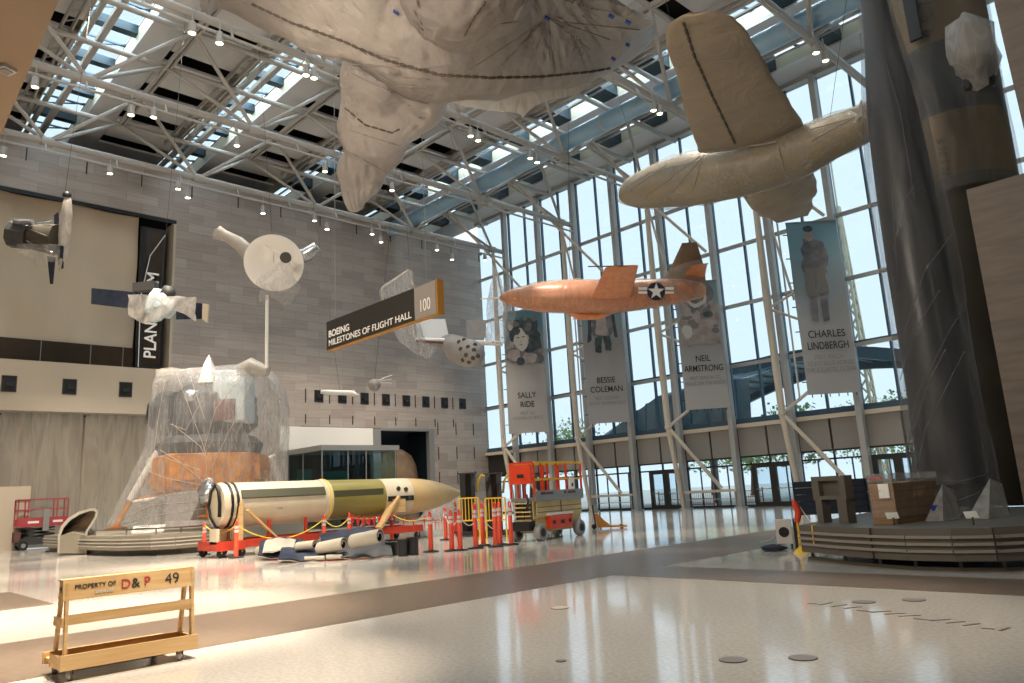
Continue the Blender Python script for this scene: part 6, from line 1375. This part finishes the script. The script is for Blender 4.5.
lb_ = c1.lerp(c2, .55)-V((FW.x, FW.y, 0))*.05+V((0, 0, (top_z-zt3)*.62)); uu = (c2-c1).normalized(); MB().prism([lb_-uu*.09, lb_+uu*.09, lb_+uu*.09+V((0, 0, .26)), lb_-uu*.09+V((0, 0, .26))], (.004, .004, 0)).build('paper_label', 'letter', t)
t2 = thing('red_cap_item', P(876, 484, D0)+V((0, 0, 0)), 'small red bundle lying on top of the wrapped carton stack', 'bundle'); MB().ball(P(876, 484.2, D0+.1)+V((0, 0, .08)), .13, .09, .06, 12, .3).build('cloth_bundle', 'redflag', t2, 60)
MB().ball(P(880, 484.2, D0+.1)+V((0, 0, .07)), .07, .06, .04, 10, .3).build('strap_end', 'redflag', t2, 60)
# navy mats
q1, q2 = onp(806, 519), onp(868, 519); D1 = 18.5
t = thing('stacked_mats', V((P(840, 520, D1).x, P(840, 520, D1).y, zt3)), 'stack of dark navy mats behind the display stand on the plinth', 'mat')
for k in range(5):
    a_, c_ = P(797, 520, D1), P(869, 516, D1-.2); a_.z = c_.z = zt3+.002+k*.165; MB().prism([a_, c_, c_+V((0, 1.2, 0)), a_+V((0, 1.2, 0))], (0, 0, .155)).wrinkle(.01, 2).build('mat_layer', 'carpet', t)
# reader signs small
for px_, lb in ((893, 'small white caption card on a post in front of the carton stack'), (973, 'small white caption card on a post in front of the wrapped missile')):
    p = onp(px_, 526.5); p = on(px_, 525.5, 2, zt3); p = p+V((-.02, .12, 0)); p.z = zt3; t = thing('caption_card', p, lb, 'sign'); MB().bar(p, p+V((0, 0, .13)), .025).build('post', 'darkmet', t); MB().prism([p-rt2*.11+V((0, 0, .11)), p+rt2*.11+V((0, 0, .11)), p+rt2*.11+V((0, 0, .21))+fw2*.06, p-rt2*.11+V((0, 0, .21))+fw2*.06], (0, 0, .01)).build('card', 'tri', t)
# wrapped missiles
def vmissile(nm, lab, stations, D, segs, filmm, wob):
    """stations: (y px, x left, x right)"""
    t = thing(nm, V((0, 0, 0)), lab, 'missile'); return t
Dm = 15.4
mbase = V((P(957, 500, Dm).x, P(957, 500, Dm).y, zt3))
t = thing('wrapped_missile', mbase, 'tall dark missile loosely wrapped in translucent plastic, the nearer of two at the right', 'missile')
def zc_at(py): # height on the missile axis at which it crosses the pixel row
    lo, hi = 0, 30
    for _ in range(40):
        m_ = (lo+hi)/2; d_ = V((mbase.x, mbase.y, m_))-CP; y_ = 341.5-FPX*d_.dot(UP)/d_.dot(FW)
        if y_ > py: lo = m_
        else: hi = m_
    return lo
def rad(z, rpx): d_ = (V((mbase.x, mbase.y, z))-CP).dot(FW); return rpx*d_/FPX
sil = [(524, 42), (500, 40), (478, 37), (470, 38), (428, 37.5), (390, 36), (349, 35.5), (300, 35), (270, 35), (237, 34), (198, 33), (150, 31), (119, 29), (79, 24), (40, 18), (0, 14), (-50, 10), (-100, 3)]
prof = [(rad(zc_at(y), r), zc_at(y)) for y, r in sil]
MB().lathe([(max(r*.80, .02), z-zt3+.0) for r, z in [(rad(zt3, 24), zt3+.01), (rad(zt3, 26), zc_at(492)), (rad(zt3, 40), zc_at(484))]+[(rad(zc_at(y), r), zc_at(y)) for y, r in sil if y < 480]], mbase, 36).build('missile_body', 'mdark', t, 60)
R = []
for r, z in [(prof[0][0], zt3+.02)]+prof[1:]:
    pass
zs = [prof[0][1]+(prof[-1][1]-prof[0][1])*i/70 for i in range(71)]
def rr_(z):
    for (r0, z0), (r1, z1) in zip(prof, prof[1:]):
        if z0 <= z <= z1: return r0+(r1-r0)*(z-z0)/(z1-z0)
    return prof[-1][0]
for z in zs:
    z_ = max(z, zt3+.02); R.append([V((mbase.x, mbase.y, z_))+V((math.cos(a), math.sin(a), 0))*(rr_(z)*(1+.03*math.sin(a*7+z*1.1)+.05*noise.noise(V((math.cos(a)*2, math.sin(a)*2, z*.35))))+(.12 if False else 0)) for a in [2*PI*k/60 for k in range(60)]])
MB().rings(R, cap=False).wrinkle(.02, 2.2).build('plastic_film', 'filmt', t, 75)
bpy.context.view_layer.update(); fo = [c_ for c_ in t.children if c_.name.startswith('plastic_film')]
for pts in ([(905, 470), (915, 400), (950, 330), (970, 300)], [(915, 480), (925, 430), (965, 350)], [(900, 380), (915, 330), (940, 290)], [(893, 250), (905, 200), (918, 180)], [(895, 150), (893, 210), (898, 290)], [(885, 60), (900, 110), (915, 200)], [(925, 478), (958, 482), (990, 474)], [(928, 490), (960, 500), (985, 490)], [(910, 440), (930, 380), (945, 350)], [(905, 330), (925, 270), (955, 230)]):
    surf_line(fo, pts, .03, 'filmt', 'gathered_fold', t, 0, .0)
for (x0_, y0_), (x1_, y1_), (x2_, y2_) in (((942, 484), (926, 526), (962, 526)), ((990, 478), (968, 526), (1012, 528))):
    Dq = Dm-1.2; MB().add([V((p.x, p.y, max(p.z, zt3+.01))) for p in (P(x0_, y0_, Dq), P(x1_, y1_, Dq-.4), P((x1_+x2_)/2, y1_, Dq-.7), P(x2_, y2_, Dq-.3), P(x0_+12, y0_+6, Dq+.1))], [(0, 1, 2), (0, 2, 3, 4)]).build('skirt_film', 'filmw', t)
b = MB(); b.cbox(P(935, 515, Dm-1.55), .06, .03, .25, .6).cbox(P(934, 507, Dm-1.5), .12, .03, .06, .6); b.build('blue_tape', 'tape', t)
# second missile behind
D2 = 18.6; b2 = V((P(975, 480, D2).x, P(975, 480, D2).y, zt3))
mb2 = b2
t = thing('wrapped_tall_missile', b2, 'taller dark missile with mustard bands and dark lettering behind the first wrapped missile', 'missile')
def z2(py):
    lo, hi = 0, 60
    for _ in range(40):
        m_ = (lo+hi)/2; d_ = V((b2.x, b2.y, m_))-CP; y_ = 341.5-FPX*d_.dot(UP)/d_.dot(FW)
        if y_ > py: lo = m_
        else: hi = m_
    return lo
# put the axis so that the top part sits at the photographed place
def axis_px(z): d_ = V((b2.x, b2.y, z))-CP; return 512+FPX*d_.dot(RT)/d_.dot(FW)
for _ in range(20):
    zz_ = z2(120); e = (952-axis_px(zz_))*((V((b2.x, b2.y, zz_))-CP).dot(FW))/FPX; b2 = b2+rt2*e; b2.z = zt3
t.location = b2
def r2_(py, rp): z = z2(py); return rp*((V((b2.x, b2.y, z))-CP).dot(FW))/FPX
S = lambda y0_, y1_, rp, nm, m, n=4: MB().lathe([(r2_(y0_+(y1_-y0_)*i/n, rp), max(z2(y0_+(y1_-y0_)*i/n)-zt3, 0)) for i in range(n+1)], b2, 40).build(nm, m, t, 60)
rpx = 46
S(530, 188, rpx, 'lower_section', 'mbrown', 8); S(188, 128, rpx, 'mustard_band', 'must'); S(128, 62, rpx, 'dark_section', 'mdark'); S(62, -80, rpx-1, 'lettered_band', 'must', 6)
rl = r2_(10, rpx-1)
# lettering wraps: vertical characters facing the viewer
vd = (CP-b2); vd.z = 0; vd.normalize()
for s_, py, ofs in (('ZEEE7E8', 30, -.1),):
    for k, ch in enumerate(s_[::-1]):
        a0 = ofs; z_ = z2(52)+k*.42; r_ = rl*1.01; aa = math.atan2(vd.y, vd.x)+a0
        p = V((b2.x+r_*math.cos(aa), b2.y+r_*math.sin(aa), z_)); text(ch, p, (0, 0, 1), (math.sin(aa), -math.cos(aa), 0), .42, 'darkletter', t, 'lettering', bold=.01)
for k, ch in enumerate('WINE'):
    aa = math.atan2(vd.y, vd.x)-.25; r_ = r2_(160, rpx)*1.01; text(ch, V((b2.x+r_*math.cos(aa), b2.y+r_*math.sin(aa), z2(184)+k*.3)), (0, 0, 1), (math.sin(aa), -math.cos(aa), 0), .3, 'darkletter', t, 'lettering')
MB().bar(V((b2.x, b2.y, z2(60)))+vd*rl*.99+rt2*-.55, V((b2.x, b2.y, z2(-70)))+vd*rl*.99+rt2*-.55, .1, .3).build('cable_duct', 'mdark', t)
zs = [z2(200)+(z2(-60)-z2(200))*i/30 for i in range(31)]
MB().rings([[V((b2.x, b2.y, z))+V((math.cos(a), math.sin(a), 0))*(r2_(100, rpx)*1.04*(1+.04*noise.noise(V((math.cos(a)*2, math.sin(a)*2, z*.4))))) for a in [2*PI*k/48 for k in range(48)]] for z in zs], cap=False).build('plastic_film', 'film', t, 75)
cf_ = P(972, 50, D2-.6); MB().ball(cf_, .5, .5, .95, 16, .35).wrinkle(.15, 2).build('wrapped_fin', 'filmw', t, 60)
MB().cbox(P(977, 72, D2-.6), .7, .25, .9, .6).build('fin_block', 'mdark', t, bevel=.1)
# equipment left of the plinth
o = G(786, 549.5); D3 = (o-CP).dot(FW)
t = thing('equipment_case', o, 'pale square equipment case with a round black fan opening beside the plinth', 'case')
r3 = rt2*.82+fw2*-.3; r3.normalize(); f3 = V((-r3.y, r3.x, 0)); A_ = math.atan2(r3.y, r3.x)
hC = P(783, 520, D3).z; hh_ = hC
cc = o+f3*.2
MB().cbox(cc+V((0, 0, .12+(hh_-.12)/2)), .36, .3, hh_-.12, A_).build('housing', 'reflect', t, bevel=.015)
fc = cc-f3*.152+V((0, 0, hh_*.58)); MB().lathe([(.001, 0), (.10, 0), (.115, .012), (.001, .012)], fc, 20, axis=-f3).build('fan_opening', 'black', t)
b = MB()
for k in range(4): b.bar(fc-f3*.014+V((0, 0, -.075+.05*k))-r3*.08, fc-f3*.014+V((0, 0, -.075+.05*k))+r3*.08, .006)
b.build('fan_grille', 'darkmet', t)
for a in (-.14, .14): 
    for c_ in (-.1, .1): MB().cbox(cc+r3*a+f3*c_+V((0, 0, .06)), .04, .04, .12, A_).build('foot', 'crate', t)
MB().path([cc-r3*.18+V((0, 0, .3)), cc-r3*.3+V((0, 0, .2)), cc-r3*.55+V((0, 0, .16))], .018, 6).build('hose', 'greymet', t, True)
cc2 = cc+r3*.26; t = thing('black_case', V((cc2.x, cc2.y, 0)), 'narrow black case standing between the pale equipment case and the plinth', 'case'); MB().cbox(cc2+V((0, 0, hh_*.5)), .09, .3, hh_, A_).build('shell', 'crate', t, bevel=.01); MB().bar(cc2+V((0, 0, hh_))-f3*.06, cc2+V((0, 0, hh_))+f3*.06, .02, .03).build('handle', 'black', t)
o = G(774, 551); t = thing('tool_bag', o, 'low dark bag and cables on the floor at the foot of the pale equipment case', 'bag'); MB().ball(o+V((0, 0, .07)), .3, .17, .07, 16, .35).build('bag_body', 'pad', t, 60); MB().path([o+V((-.28, 0, .03)), o+V((-.1, -.2, .03)), o+V((.2, -.15, .03))], .015, 6).build('cable', 'crate', t, True)
o = G(801, 553); t = thing('yellow_cone_base', o, 'small yellow caution stand with a red cap leaning at the end of the plinth', 'stand')
D4 = (o-CP).dot(FW)
MB().lathe([(.17, 0), (.15, .02), (.04, .12), (.03, .14)], o, 12).build('base', 'yellow', t, 40)
MB().tube(o+V((0, 0, .12)), P(797, 516, D4), .03, n=8).build('pole', 'yellow', t, True)
MB().path([P(797, 522, D4), P(798.5, 512, D4), P(795, 505, D4), P(793, 500, D4)], [.06, .08, .07, .03], 10).build('red_cap', 'post', t, True)
MB().path([P(800, 507, D4), P(806, 516, D4), P(812, 523.5, D4-.2)], .012, 6).build('white_cord', 'white', t, True)
# floor fittings
for k, (x, y, r) in enumerate(((560, 608, .12), (733, 660, .12), (803, 658, .12), (864, 602, .13), (914, 600, .13), (561, 661, .05))):
    p = G(x, y, .001); t = thing('floor_cover', p, ('pale round floor cover in the middle of the floor', 'round floor cover in the blue reflections, bottom right', 'smaller round cover beside it, further right at the bottom', 'left of two faint ring covers right of centre', 'right of two faint ring covers right of centre', 'tiny dark floor plate at the bottom centre')[k], 'floor cover', 'round floor covers'); MB().lathe([(r*1.06, 0), (r*1.06, .004), (r, .005), (.001, .005)], p, 28).build('rim', 'darkmet', t); MB().lathe([(r, .005), (r, .007), (.001, .0071)], p, 28).build('plate', 'stone' if k else 'missilew', t)
p0, p1 = G(808, 603.5), G(1000, 631)
b = MB(); 
for k in range(14): p = p0.lerp(p1, k/13); q_ = G(808+192*k/13+9, 603.5+27.5*k/13+(.5 if k % 4 == 0 else -3)); b.bar(V((p.x, p.y, .003)), V((q_.x, q_.y, .003)), .03, .004)
struct(b.build('trim_25', 'band', origin=(0, 0, 0)), 'row of short dark dashes inlaid in the pale floor', 'floor')
